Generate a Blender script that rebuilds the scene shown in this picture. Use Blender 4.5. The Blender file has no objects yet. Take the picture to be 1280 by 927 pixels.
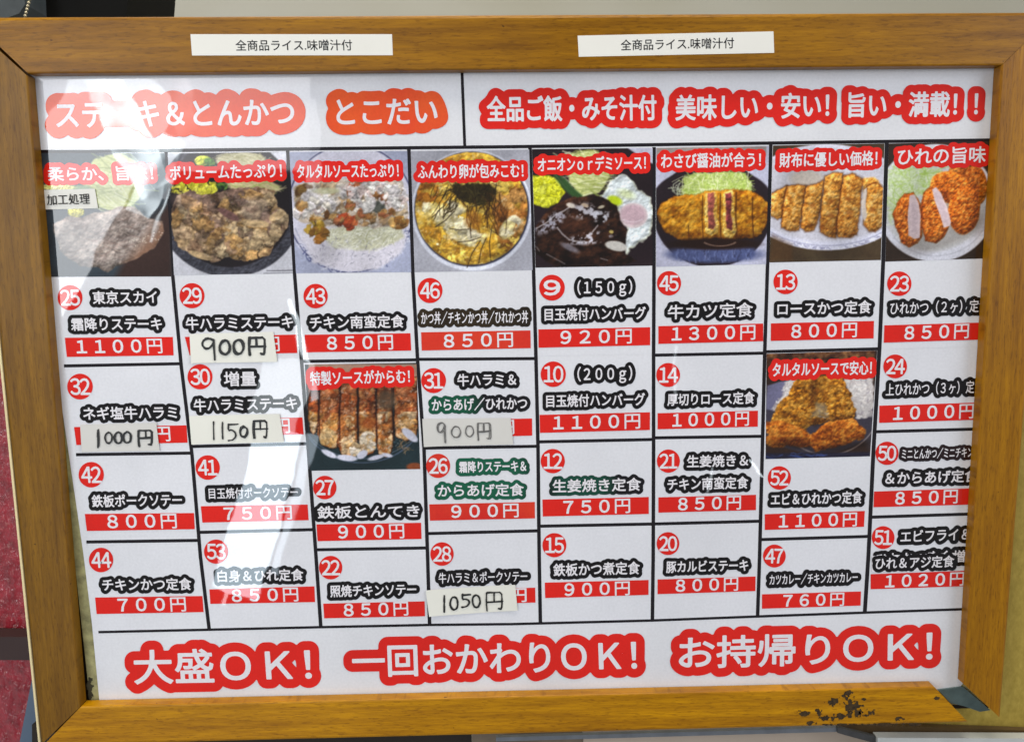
import bpy, math, random
import numpy as np
from mathutils import Matrix, Vector

# ------------------------------------------------------------------ camera, world, lamps, exposure
scene = bpy.context.scene
C = scene.collection
CAM_D, CAM_Z, PITCH, ROLL, FPX = 0.73, 1.28, math.radians(7.5), math.radians(-0.85), 1000.0
cam_data = bpy.data.cameras.new('camera')
cam = bpy.data.objects.new('camera', cam_data)
C.objects.link(cam)
CAM_M = Matrix.Translation((0, -CAM_D, CAM_Z)) @ Matrix.Rotation(math.pi/2 - PITCH, 4, 'X') @ Matrix.Rotation(ROLL, 4, 'Z')
cam.matrix_world = CAM_M
cam_data.sensor_width = 36.0
cam_data.lens = 36.0 * FPX / 1280.0
cam_data.clip_start = 0.01
cam_data.clip_end = 50
cam_data.dof.use_dof = True
cam_data.dof.focus_distance = 0.735
cam_data.dof.aperture_fstop = 11.0
scene.camera = cam

world = bpy.data.worlds.new('World')
scene.world = world
world.use_nodes = True
world.node_tree.nodes['Background'].inputs[0].default_value = (0.97, 0.97, 1.0, 1)
world.node_tree.nodes['Background'].inputs[1].default_value = 0.27


def area(name, loc, target, sx, sy, power, col):
    l = bpy.data.lights.new(name, 'AREA')
    l.shape = 'RECTANGLE'
    l.size, l.size_y, l.energy, l.color = sx, sy, power, col
    o = bpy.data.objects.new(name, l)
    o.location = loc
    o.rotation_euler = (Vector(target) - Vector(loc)).to_track_quat('-Z', 'Y').to_euler()
    C.objects.link(o)
    return o


area('daylight_right', (2.5, -1.5, 2.2), (0.2, 0, 1.2), 1.8, 1.8, 50, (0.87, 0.91, 1.0))
area('warm_fill_left', (-2.9, -1.4, 1.9), (-0.2, 0, 1.2), 1.6, 1.6, 15, (1.0, 0.86, 0.68))  # warm fill lamp added from the left, its source unseen
area('overhead_edge_light', (-0.15, -0.06, 2.7), (-.1, 0.0, 1.2), 1.3, 0.35, 16, (1.0, 0.95, 0.82))  # overhead lamp added to brighten the top rail's edge
area('overhead_edge_strip', (-0.15, -0.62, 2.95), (-.1, 0.0, 1.5), 1.5, 0.4, 15, (1.0, 0.93, 0.78))  # strip lamp added so that the top rail's chamfer catches a highlight

scene.view_settings.view_transform = 'Standard'
scene.view_settings.look = 'None'
scene.view_settings.exposure = -0.1
scene.view_settings.gamma = 1
scene.render.engine = 'CYCLES'
scene.cycles.use_denoising = True
scene.cycles.max_bounces = 6

# ------------------------------------------------------------------ measuring: a point of the photograph on an upright plane at depth y
R3 = np.array(CAM_M.to_3x3())
O3 = np.array(CAM_M.translation)


def cast(px, y=0.0):
    p = np.atleast_2d(np.asarray(px, float))
    d = np.stack([(p[:, 0]-640)/FPX, -(p[:, 1]-463.5)/FPX, -np.ones(len(p))], 1) @ R3.T
    t = (y - O3[1]) / d[:, 1]
    return O3 + d*t[:, None]


def cp(x, z, y=0.0):
    return tuple(cast([(x, z)], y)[0])


# added lamps, shaped and placed to mirror in the film as street glare
def glare(name, cx, cy, w, h, tilt, rad, col=(0.85, 0.95, 1.0), depth=1.7, tex=0.0, scale=6.0):
    c = np.array(cp(cx, cy, depth))
    c[1] = -depth
    k = (depth + CAM_D)/FPX
    l = bpy.data.lights.new(name, 'AREA')
    l.shape = 'RECTANGLE'
    l.size, l.size_y = w*k, h*k
    l.color = col
    l.energy = rad*math.pi*l.size*l.size_y
    o = bpy.data.objects.new(name, l)
    o.location = tuple(c)
    o.rotation_euler = (Matrix.Rotation(math.radians(tilt), 4, 'Y') @ Matrix.Rotation(math.radians(90), 4, 'X')).to_euler()
    C.objects.link(o)
    if tex:
        l.use_nodes = True
        nt = l.node_tree
        em = nt.nodes['Emission']
        g = nt.nodes.new('ShaderNodeNewGeometry')
        n = nt.nodes.new('ShaderNodeTexNoise')
        n.inputs['Scale'].default_value = scale
        n.inputs['Detail'].default_value = 5
        r = nt.nodes.new('ShaderNodeMapRange')
        r.inputs['From Min'].default_value = .35
        r.inputs['From Max'].default_value = .65
        r.inputs['To Min'].default_value = 1-tex
        r.inputs['To Max'].default_value = 1+tex*.4
        nt.links.new(g.outputs['Position'], n.inputs['Vector'])
        nt.links.new(n.outputs[0], r.inputs[0])
        nt.links.new(r.outputs[0], em.inputs['Strength'])
    return o


glare('glare_band', 158, 160, 50, 165, -22, 27, tex=.6, scale=9)
glare('glare_band_low', 196, 222, 34, 110, 30, 16, tex=.7, scale=9)
glare('glare_band_mid', 190, 215, 40, 60, -22, 14, tex=.6, scale=7)
glare('glare_wedge', 231, 128, 26, 100, -6, 7, (1, .92, .95), tex=.4)
glare('glare_wedge_low', 226, 190, 16, 120, 26, 5, (.95, .95, 1), tex=.3)
glare('glare_veil', 88, 235, 130, 330, 33, 12, (.92, .96, 1), tex=.2, scale=1.5)
glare('glare_veil_top', 215, 150, 330, 120, 0, 5, (.95, .95, 1), tex=.35, scale=1.2)
glare('window_glare', 322, 640, 62, 230, 18, 13, (.72, .88, 1), tex=.12, scale=3)
glare('window_glare_bar', 366, 630, 10, 190, 18, 6.5, (.75, .88, 1), tex=.1)
glare('window_glare_top', 349, 500, 62, 110, 18, 6, tex=.1)
glare('window_glare_left', 292, 700, 7, 130, 18, 9, tex=.1)
glare('crease_glare', 219, 232, 3, 150, 26, 16, tex=.5, scale=9)  # thin lamp added for the bright streak along a crease
glare('glare_strip', 390, 190, 18, 120, -2, 3.5, (.9, .93, 1), tex=.5)
glare('glare_strip_low', 394, 236, 14, 26, -8, 10, (.95, .95, 1))
glare('glare_glint', 375, 425, 7, 100, -12, 16)  # lamps added for thin glints, no known source behind them
glare('glare_glint_low', 389, 480, 9, 40, -12, 10)
glare('glare_slit', 846, 465, 3, 70, -2, 5)
glare('glare_slit_low', 946, 588, 3, 24, -36, 18)
glare('glare_slit_mid', 888, 602, 3, 34, 4, 8)

# ------------------------------------------------------------------ materials


def lin(c):
    c = np.asarray(c, float)/255.0
    return np.where(c <= 0.04045, c/12.92, ((c+0.055)/1.055)**2.4)


class N:
    def __init__(s, name):
        s.m = bpy.data.materials.new(name)
        s.m.use_nodes = True
        s.nt = s.m.node_tree
        s.b = s.nt.nodes['Principled BSDF']

    def new(s, t, **k):
        n = s.nt.nodes.new(t)
        for a, v in k.items():
            if a in n.inputs:
                n.inputs[a].default_value = v
            else:
                setattr(n, a, v)
        return n

    def link(s, a, b):
        s.nt.links.new(a, b)

    def noise(s, scale, detail=4, rough=.55, vec=None):
        n = s.new('ShaderNodeTexNoise')
        n.inputs['Scale'].default_value = scale
        n.inputs['Detail'].default_value = detail
        n.inputs['Roughness'].default_value = rough
        if vec is not None:
            s.link(vec, n.inputs['Vector'])
        return n.outputs[0]

    def pos(s, scale=(1, 1, 1), rot=(0, 0, 0)):
        g = s.new('ShaderNodeNewGeometry')
        mp = s.new('ShaderNodeMapping')
        mp.inputs['Scale'].default_value = scale
        mp.inputs['Rotation'].default_value = rot
        s.link(g.outputs['Position'], mp.inputs['Vector'])
        return mp.outputs[0]

    def ramp(s, fac, stops):
        r = s.new('ShaderNodeValToRGB')
        e = r.color_ramp.elements
        while len(e) < len(stops):
            e.new(.5)
        for i, (p, c) in enumerate(stops):
            e[i].position = p
            e[i].color = (*c, 1)
        s.link(fac, r.inputs[0])
        return r.outputs[0]

    def mix(s, fac, a, b, mode='MIX'):
        m = s.new('ShaderNodeMix', data_type='RGBA', blend_type=mode)
        for sock, v in ((m.inputs['Factor'], fac), (m.inputs['A'], a), (m.inputs['B'], b)):
            sock = [q for q in m.inputs if q.name == sock.name and q.enabled][0]
            if isinstance(v, (int, float)):
                sock.default_value = v
            elif isinstance(v, (tuple, list, np.ndarray)):
                sock.default_value = (*[float(q) for q in v], 1)
            else:
                s.link(v, sock)
        return [q for q in m.outputs if q.enabled][0]

    def bump(s, h, strength, dist, sock='Normal'):
        b = s.new('ShaderNodeBump')
        b.inputs['Strength'].default_value = strength
        b.inputs['Distance'].default_value = dist
        s.link(h, b.inputs['Height'])
        s.link(b.outputs[0], s.b.inputs[sock])


def fade(n, ctr, rad):
    """sun-bleached patch of the print: 1 at its middle, 0 outside"""
    d = n.new('ShaderNodeVectorMath', operation='DISTANCE')
    g = n.new('ShaderNodeNewGeometry')
    n.link(g.outputs['Position'], d.inputs[0])
    d.inputs[1].default_value = cp(*ctr)
    m = n.new('ShaderNodeMapRange')
    m.inputs['From Min'].default_value = 0
    m.inputs['From Max'].default_value = rad*.00073*2
    m.inputs['To Min'].default_value = 1
    m.inputs['To Max'].default_value = 0
    n.link(d.outputs['Value'], m.inputs[0])
    return m.outputs[0]


def print_mat(name, col, var=.05, grey=None, coat=1.0, attr=False, ctr=None, rad=60):
    """ink or paper under the clear film of the menu"""
    n = N(name)
    p = n.pos()
    if attr:
        a = n.new('ShaderNodeVertexColor')
        a.layer_name = 'ink'
        base = a.outputs[0]
    else:
        c = lin(col)
        c2 = c*(1-var) if grey is None else lin(grey)
        base = n.ramp(fade(n, ctr, rad) if ctr else n.noise(9, 5, .6, p), [(.35, c2), (.62, c)])
    sp = n.noise(420, 2, .5, p)
    base = n.mix(.10, base, n.ramp(sp, [(.3, (.35, .35, .35)), (.7, (1, 1, 1))]), 'MULTIPLY')
    n.link(base, n.b.inputs['Base Color'])
    n.b.inputs['Roughness'].default_value = .55
    n.b.inputs['Specular IOR Level'].default_value = .08
    n.b.inputs['Coat Weight'].default_value = coat
    n.b.inputs['Coat Roughness'].default_value = .018
    n.b.inputs['Coat IOR'].default_value = 1.5
    if coat:
        h = n.noise(7, 3, .5, p)
        n.bump(h, .05, .012, 'Coat Normal')
    return n.m


M = {}
M['paper'] = print_mat('menu_paper', (234, 234, 238), .09)
M['cell'] = print_mat('menu_cell_paper', (233, 233, 238), .08)
M['white_ink'] = print_mat('white_lettering', (236, 232, 236), .03)
M['red'] = print_mat('red_print', (232, 33, 22), .13)
M['orange'] = print_mat('orange_red_print', (236, 92, 40), .05, grey=(232, 72, 38))
M['faded_red'] = print_mat('faded_red_print', (226, 62, 36), .1, grey=(214, 34, 30))
M['black_line'] = print_mat('black_rule_ink', (24, 20, 26), .1)
M['black'] = print_mat('black_print', (12, 9, 12), .3)
M['brown'] = print_mat('brown_black_print', (50, 38, 18), .2, grey=(28, 22, 16))
M['green'] = print_mat('green_faded_print', (16, 92, 66), .3, grey=(16, 22, 24), ctr=(597, 600), rad=66)
M['half'] = print_mat('half_faded_print', (14, 84, 60), .3, grey=(16, 15, 20), ctr=(548, 510), rad=46)
M['half2'] = print_mat('patch_faded_print', (14, 70, 54), .3, grey=(16, 15, 20), ctr=(728, 606), rad=36)
M['plum'] = print_mat('plum_black_print', (44, 20, 22), .2, grey=(26, 16, 20))
M['photo'] = print_mat('food_photo_print', None, attr=True)


def plain(name, col, rough=.6, var=.1, scale=12, metal=0.0, bump=0.0, spec=.4):
    n = N(name)
    p = n.pos()
    c = lin(col)
    n.link(n.ramp(n.noise(scale, 5, .6, p), [(.3, c*(1-var)), (.7, np.minimum(c*(1+var), 1))]), n.b.inputs['Base Color'])
    n.b.inputs['Roughness'].default_value = rough
    n.b.inputs['Metallic'].default_value = metal
    n.b.inputs['Specular IOR Level'].default_value = spec
    if bump:
        n.bump(n.noise(scale*8, 3, .5, p), bump, .001)
    return n.m


M['label'] = plain('cream_label_paper', (233, 231, 220), .55, .03)
M['label_grey'] = plain('grey_label_paper', (214, 211, 205), .55, .03)
M['tape'] = plain('white_tape', (228, 226, 218), .5, .03)
M['backing'] = plain('yellowed_backing_paper', (150, 144, 100), .8, .5, 70)
M['marker'] = plain('marker_ink', (34, 34, 34), .5, .3, 60)
M['marker_grey'] = plain('faded_marker_ink', (104, 102, 100), .5, .3, 60)
M['text_black'] = plain('black_label_lettering', (22, 22, 24), .6, .05)
M['lit_edge'] = plain('cream_lit_edge', (226, 208, 160), .5, .05)
M['gap'] = plain('dark_joint', (26, 18, 12), .9, .1)
M['chip'] = plain('chipped_laminate', (58, 42, 18), .85, .7, 260)


def wood(name, axis, dark, light, seed):
    """laminate with fine grain along the rail"""
    n = N(name)
    sc = (3.2, 9, 46) if axis == 'x' else (46, 9, 3.2)
    p = n.pos(sc)
    mp = n.new('ShaderNodeMapping')
    mp.inputs['Location'].default_value = (seed, seed*2, seed*3)
    n.link(p, mp.inputs['Vector'])
    p = mp.outputs[0]
    a = n.noise(2.2, 6, .62, p)
    b = n.noise(13, 5, .65, p)
    c = n.new('ShaderNodeTexWave')
    c.inputs['Scale'].default_value = .55
    c.inputs['Distortion'].default_value = 7
    c.inputs['Detail'].default_value = 3
    c.bands_direction = 'Z' if axis == 'x' else 'X'
    n.link(p, c.inputs['Vector'])
    d, l = lin(dark), lin(light)
    base = n.ramp(a, [(.3, d), (.52, (d+l)/2), (.72, l)])
    base = n.mix(.12, base, n.ramp(c.outputs[0], [(0, d*.85), (.5, l)]))
    fine = n.ramp(b, [(.35, (.55, .5, .45)), (.6, (1, 1, 1))])
    base = n.mix(.5, base, fine, 'MULTIPLY')
    # small dark pores and knocks
    sp = n.ramp(n.noise(160, 2, .5, n.pos()), [(.22, (.2, .15, .1)), (.27, (1, 1, 1))])
    base = n.mix(.8, base, sp, 'MULTIPLY')
    dash = n.ramp(n.noise(1, 3, .6, n.pos((110, 20, 650) if axis == 'x' else (650, 20, 110))), [(.33, (.45, .38, .3)), (.45, (1, 1, 1))])
    base = n.mix(.55, base, dash, 'MULTIPLY')
    n.link(base, n.b.inputs['Base Color'])
    rr = n.ramp(n.noise(5, 4, .6, n.pos()), [(.3, (.34,)*3), (.7, (.5,)*3)])
    n.link(rr, n.b.inputs['Roughness'])
    n.b.inputs['Specular IOR Level'].default_value = .3
    n.bump(b, .3, .0006)
    return n.m


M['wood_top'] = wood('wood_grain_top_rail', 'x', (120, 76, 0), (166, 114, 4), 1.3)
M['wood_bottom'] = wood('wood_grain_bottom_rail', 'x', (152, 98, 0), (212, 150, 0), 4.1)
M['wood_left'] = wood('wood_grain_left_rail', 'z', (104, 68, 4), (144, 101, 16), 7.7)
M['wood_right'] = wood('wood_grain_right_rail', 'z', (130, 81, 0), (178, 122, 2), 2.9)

# ------------------------------------------------------------------ building helpers


def link_mesh(name, verts, faces, mats, parent=None, fmat=None, smooth=False):
    me = bpy.data.meshes.new(name)
    me.from_pydata([tuple(map(float, v)) for v in verts], [], faces)
    for m in (mats if isinstance(mats, (list, tuple)) else [mats]):
        me.materials.append(m)
    if fmat is not None:
        me.polygons.foreach_set('material_index', fmat)
    if smooth:
        me.polygons.foreach_set('use_smooth', [True]*len(me.polygons))
    o = bpy.data.objects.new(name, me)
    C.objects.link(o)
    if parent:
        o.parent = parent
        o.matrix_parent_inverse = Matrix.Translation(-Vector(parent_loc(parent)))
    return o


def parent_loc(p):
    """parts sit at the world origin themselves, so only the Empty of a thing has an offset to undo"""
    return Vector(p.location)


def tag(o, label=None, cat=None, group=None, kind=None):
    for k, v in (('label', label), ('category', cat), ('group', group), ('kind', kind)):
        if v:
            o[k] = v
    return o


def empty(name, loc):
    o = bpy.data.objects.new(name, None)
    o.location = loc
    o.empty_display_size = .05
    C.objects.link(o)
    return o


MM = 0.0001   # one step between printed layers, a tenth of a millimetre


def sheet(name, quad, layer, mat, parent, thick=0.0):
    """a flat sheet given by its corners (tl, tr, br, bl)"""
    y = -layer*MM
    f = cast(quad, y)
    if not thick:
        return link_mesh(name, f, [(3, 2, 1, 0)], mat, parent)
    b = f.copy()
    b[:, 1] += thick
    v = np.vstack([f, b])
    fc = [(3, 2, 1, 0), (4, 5, 6, 7)] + [(i, (i+1) % 4, (i+1) % 4+4, i+4) for i in range(4)]
    return link_mesh(name, v, fc, mat, parent)


def curled(name, quad, layer, mat, parent, lift, nx=14):
    """a pasted slip of paper whose surface is not quite flat"""
    q = [np.array(p, float) for p in quad]
    V, F = [], []
    rng = random.Random(name + str(quad))
    ph = rng.random()*6
    for j in range(3):
        for i in range(nx+1):
            u, v = i/nx, j/2
            p = (q[0]*(1-u)+q[1]*u)*(1-v) + (q[3]*(1-u)+q[2]*u)*v
            w = cast([p], -layer*MM)[0]
            w[1] -= lift*(abs(2*u-1)**4*.8 + .10*(1+math.sin(ph+u*9+v*1.2)))
            V.append(w)
    for j in range(2):
        for i in range(nx):
            a = j*(nx+1)+i
            F.append((a+nx+1, a+nx+2, a+1, a))
    return link_mesh(name, V, F, mat, parent, smooth=True)


# ---- outlines grown around lettering: exact distance field + marching squares
def grow(segs, radius, step, fill=False):
    """flat polygons of every point nearer than radius to the segments (in photograph units); fill adds the inside"""
    segs = np.asarray(segs, float)
    rmax = float(np.max(radius))
    x0, y0 = segs.reshape(-1, 2).min(0)-rmax-2*step
    x1, y1 = segs.reshape(-1, 2).max(0)+rmax+2*step
    nx, ny = int((x1-x0)/step)+2, int((y1-y0)/step)+2
    X = x0+np.arange(nx)*step
    Y = y0+np.arange(ny)*step
    D = np.full((ny, nx), -1e3)
    rad = np.broadcast_to(np.asarray(radius, float), (len(segs),))
    pad = 2.5*step
    for (ax, ay, bx, by), r in zip(segs.reshape(-1, 4), rad):
        i0 = max(int((min(ax, bx)-r-pad-x0)/step), 0)
        i1 = min(int((max(ax, bx)+r+pad-x0)/step)+2, nx)
        j0 = max(int((min(ay, by)-r-pad-y0)/step), 0)
        j1 = min(int((max(ay, by)+r+pad-y0)/step)+2, ny)
        gx, gy = X[None, i0:i1]-ax, Y[j0:j1, None]-ay
        dx, dy = bx-ax, by-ay
        L = dx*dx+dy*dy
        t = np.clip((gx*dx+gy*dy)/L, 0, 1) if L > 1e-9 else 0.0
        d = r-np.sqrt((gx-t*dx)**2+(gy-t*dy)**2)
        np.maximum(D[j0:j1, i0:i1], d, out=D[j0:j1, i0:i1])
    if fill:
        A, B = segs[:, :2], segs[:, 2:]
        lo, hi = np.minimum(A[:, 1], B[:, 1]), np.maximum(A[:, 1], B[:, 1])
        b = float(rad.min())
        for j in range(ny):
            y = Y[j]+1e-6
            k = (lo <= y) & (hi > y)
            if not k.any():
                continue
            xs = np.sort(A[k, 0]+(y-A[k, 1])/(B[k, 1]-A[k, 1])*(B[k, 0]-A[k, 0]))
            inside = np.searchsorted(xs, X) % 2 == 1
            D[j, inside] = np.maximum(2*b-D[j, inside], .05)
    return contour(D, X, Y)


def contour(D, X, Y):
    ins = D > 0
    V, F, key = [], [], {}

    def vid(k, p):
        if k not in key:
            key[k] = len(V)
            V.append(p)
        return key[k]

    def corner(j, i):
        return vid((j, i), (X[i], Y[j]))

    def edge(j, i, jj, ii):
        k = (j, i, jj, ii) if (j, i) < (jj, ii) else (jj, ii, j, i)
        a, b = D[k[0], k[1]], D[k[2], k[3]]
        t = a/(a-b) if abs(a-b) > 1e-12 else .5
        t = min(max(t, .02), .98)
        return vid(k, (X[k[1]]*(1-t)+X[k[3]]*t, Y[k[0]]*(1-t)+Y[k[2]]*t))
    cnt = ins[:-1, :-1].astype(int)+ins[1:, :-1]+ins[:-1, 1:]+ins[1:, 1:]
    for j in range(cnt.shape[0]):
        row = cnt[j]
        i = 0
        nz = np.nonzero(row)[0]
        if not len(nz):
            continue
        i, e = nz[0], nz[-1]
        while i <= e:
            c = row[i]
            if c == 4:
                s = i
                while i <= e and row[i] == 4:
                    i += 1
                F.append((corner(j+1, s), corner(j+1, i), corner(j, i), corner(j, s)))
                continue
            if c:
                cs = [(j, i), (j+1, i), (j+1, i+1), (j, i+1)]
                poly = []
                for k in range(4):
                    a, b = cs[k], cs[(k+1) % 4]
                    if ins[a]:
                        poly.append(corner(*a))
                    if ins[a] != ins[b]:
                        poly.append(edge(*a, *b))
                if len(poly) > 2:
                    F.append(tuple(poly))
            i += 1
    return V, F


_cv = bpy.data.curves.new('lettering', 'FONT')
_cv.resolution_u = 2
_to = bpy.data.objects.new('lettering', _cv)
C.objects.link(_to)
_cache = {}


def glyphs(s, bold, res=3):
    k = (s, bold, res)
    _cv.resolution_u = res
    if k not in _cache:
        _cv.body = s
        _cv.offset = bold
        me = _to.to_mesh()
        v = np.zeros(len(me.vertices)*3)
        me.vertices.foreach_get('co', v)
        v = v.reshape(-1, 3)[:, :2]
        f = [tuple(p.vertices) for p in me.polygons]
        ec = {}
        for p in f:
            for a, b in zip(p, p[1:]+p[:1]):
                e = (a, b) if a < b else (b, a)
                ec[e] = ec.get(e, 0)+1
        edges = [e for e, n in ec.items() if n % 2 == 1]
        _to.to_mesh_clear()
        _cache[k] = (v, f, edges)
    return _cache[k]


def shear(x):
    return 0.086-0.147*(x-42)/1201.0


def lay(s, xl, yl, xr, yr, h, bold):
    """glyph outlines laid from (xl,yl) to (xr,yr) along the middle of the line, em height h"""
    v, f, e = glyphs(s, bold, 6 if h > 30 else 3)
    bx0, bx1 = v[:, 0].min(), v[:, 0].max()
    u = (v[:, 0]-bx0)/(bx1-bx0)
    X = xl+(xr-xl)*u
    Yc = yl+(yr-yl)*u
    dy = -(v[:, 1]-.38)*h
    return np.stack([X+dy*shear(xl), Yc+dy], 1), f, e


def strokes(s, xl, yl, xr, yr, h, bold, thin_from=None, thin=0, center=None):
    """the lettering itself, its strokes thickened by bold (photograph units)"""
    P, _, e = lay(s, xl, yl, xr, yr, h, 0)
    if center is not None:
        P[:, 1] += center-(P[:, 1].min()+P[:, 1].max())/2
    seg = np.hstack([P[[a for a, b in e]], P[[b for a, b in e]]])
    r = np.full(len(seg), float(bold))
    if thin_from is not None:
        r[np.minimum(seg[:, 0], seg[:, 2]) > thin_from] = thin
    return grow(seg, r, .42 if h < 25 else .7, True)


def lettering(name, s, xl, yl, xr, yr, h, parent, halo=None, R=5.2, ink='white_ink', bold=.28, layer=3.5, step=1.25, core=None):
    V, F, MI = [], [], []
    mats = []
    if halo:
        base, _, be = lay(s, xl, yl, xr, yr, h, 0)
        seg = np.hstack([base[[a for a, b in be]], base[[b for a, b in be]]])
        if core:   # the middle of a wide O, inked solid
            seg = np.vstack([seg, [(core[0], core[1], core[0]+.1, core[1])]])
        hv, hf = grow(seg, R, step)
        V += list(cast(hv, -layer*MM))
        F += hf
        MI += [0]*len(hf)
        mats.append(M[halo])
        layer += 1
    hv, hf = strokes(s, xl, yl, xr, yr, h, bold)
    n = len(V)
    V += list(cast(hv, -layer*MM))
    F += [tuple(i+n for i in p) for p in hf]
    MI += [len(mats)]*len(hf)
    mats.append(M[ink])
    return link_mesh(name, V, F, mats, parent, MI)


WIDE = str.maketrans('0123456789', '０１２３４５６７８９')


def badge(num, cx, cy, r, parent, mat='red'):
    V, F, MI = [], [], []
    k = 40
    ring = [(cx+r*math.cos(2*math.pi*i/k), cy+r*1.01*math.sin(2*math.pi*i/k)) for i in range(k)]
    V += list(cast(ring, -3.5*MM))
    F.append(tuple(reversed(range(k))))
    MI.append(0)
    if len(num) == 1:
        P, f = strokes('９', cx-r*.62, cy, cx+r*.62, cy, r*1.5, .75, center=cy)
    else:
        P, f = [], []
        for d, x in zip(num, (cx-r*.37, cx+r*.39)):
            g = glyphs(d.translate(WIDE), 0)[0][:, 0]
            w = (g.max()-g.min())*r*1.42
            p1, f1 = strokes(d.translate(WIDE), x-w/2, cy, x+w/2, cy, r*1.68, .45, center=cy)
            f += [tuple(i+len(P) for i in q) for q in f1]
            P += p1
    n = len(V)
    V += list(cast(P, -4.5*MM))
    F += [tuple(i+n for i in p) for p in f]
    MI += [1]*len(f)
    return link_mesh('number_badge', V, F, [M[mat], M['white_ink']], parent, MI)


def price(txt, q, t, parent, mat='red', h=19.5):
    """red bar with the price: corners q, lettering from t[0:2] to t[2:4]"""
    t = (t[0], t[1]-.9, t[2], t[3]-.9)
    V = list(cast(q, -3.5*MM))
    F, MI = [(3, 2, 1, 0)], [0]
    s = txt.translate(WIDE)
    P, f = strokes(s, *t, h*1.08, .5, t[2]-(t[2]-t[0])/len(s)*.95, .22)
    n = len(V)
    V += list(cast(P, -4.5*MM))
    F += [tuple(i+n for i in p) for p in f]
    MI += [1]*len(f)
    return link_mesh('price_bar', V, F, [M[mat], M['white_ink']], parent, MI)


# ------------------------------------------------------------------ printed food pictures, painted into colour attributes
def _hash_noise(seed):
    return np.random.RandomState(seed).rand(256, 256)


def fbm(x, y, scale, seed, octv=4, gain=.55):
    g = _hash_noise(seed)
    out = np.zeros_like(x)
    amp, tot = 1.0, 0.0
    for o in range(octv):
        s = (2**o)/scale
        u, v = x*s+37.7*o, y*s+11.3*o
        i, j = np.floor(u).astype(int), np.floor(v).astype(int)
        fu, fv = u-i, v-j
        fu, fv = fu*fu*(3-2*fu), fv*fv*(3-2*fv)
        a = g[j % 256, i % 256]*(1-fu)+g[j % 256, (i+1) % 256]*fu
        b = g[(j+1) % 256, i % 256]*(1-fu)+g[(j+1) % 256, (i+1) % 256]*fu
        out += amp*(a*(1-fv)+b*fv)
        tot += amp
        amp *= gain
    return out/tot


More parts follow.
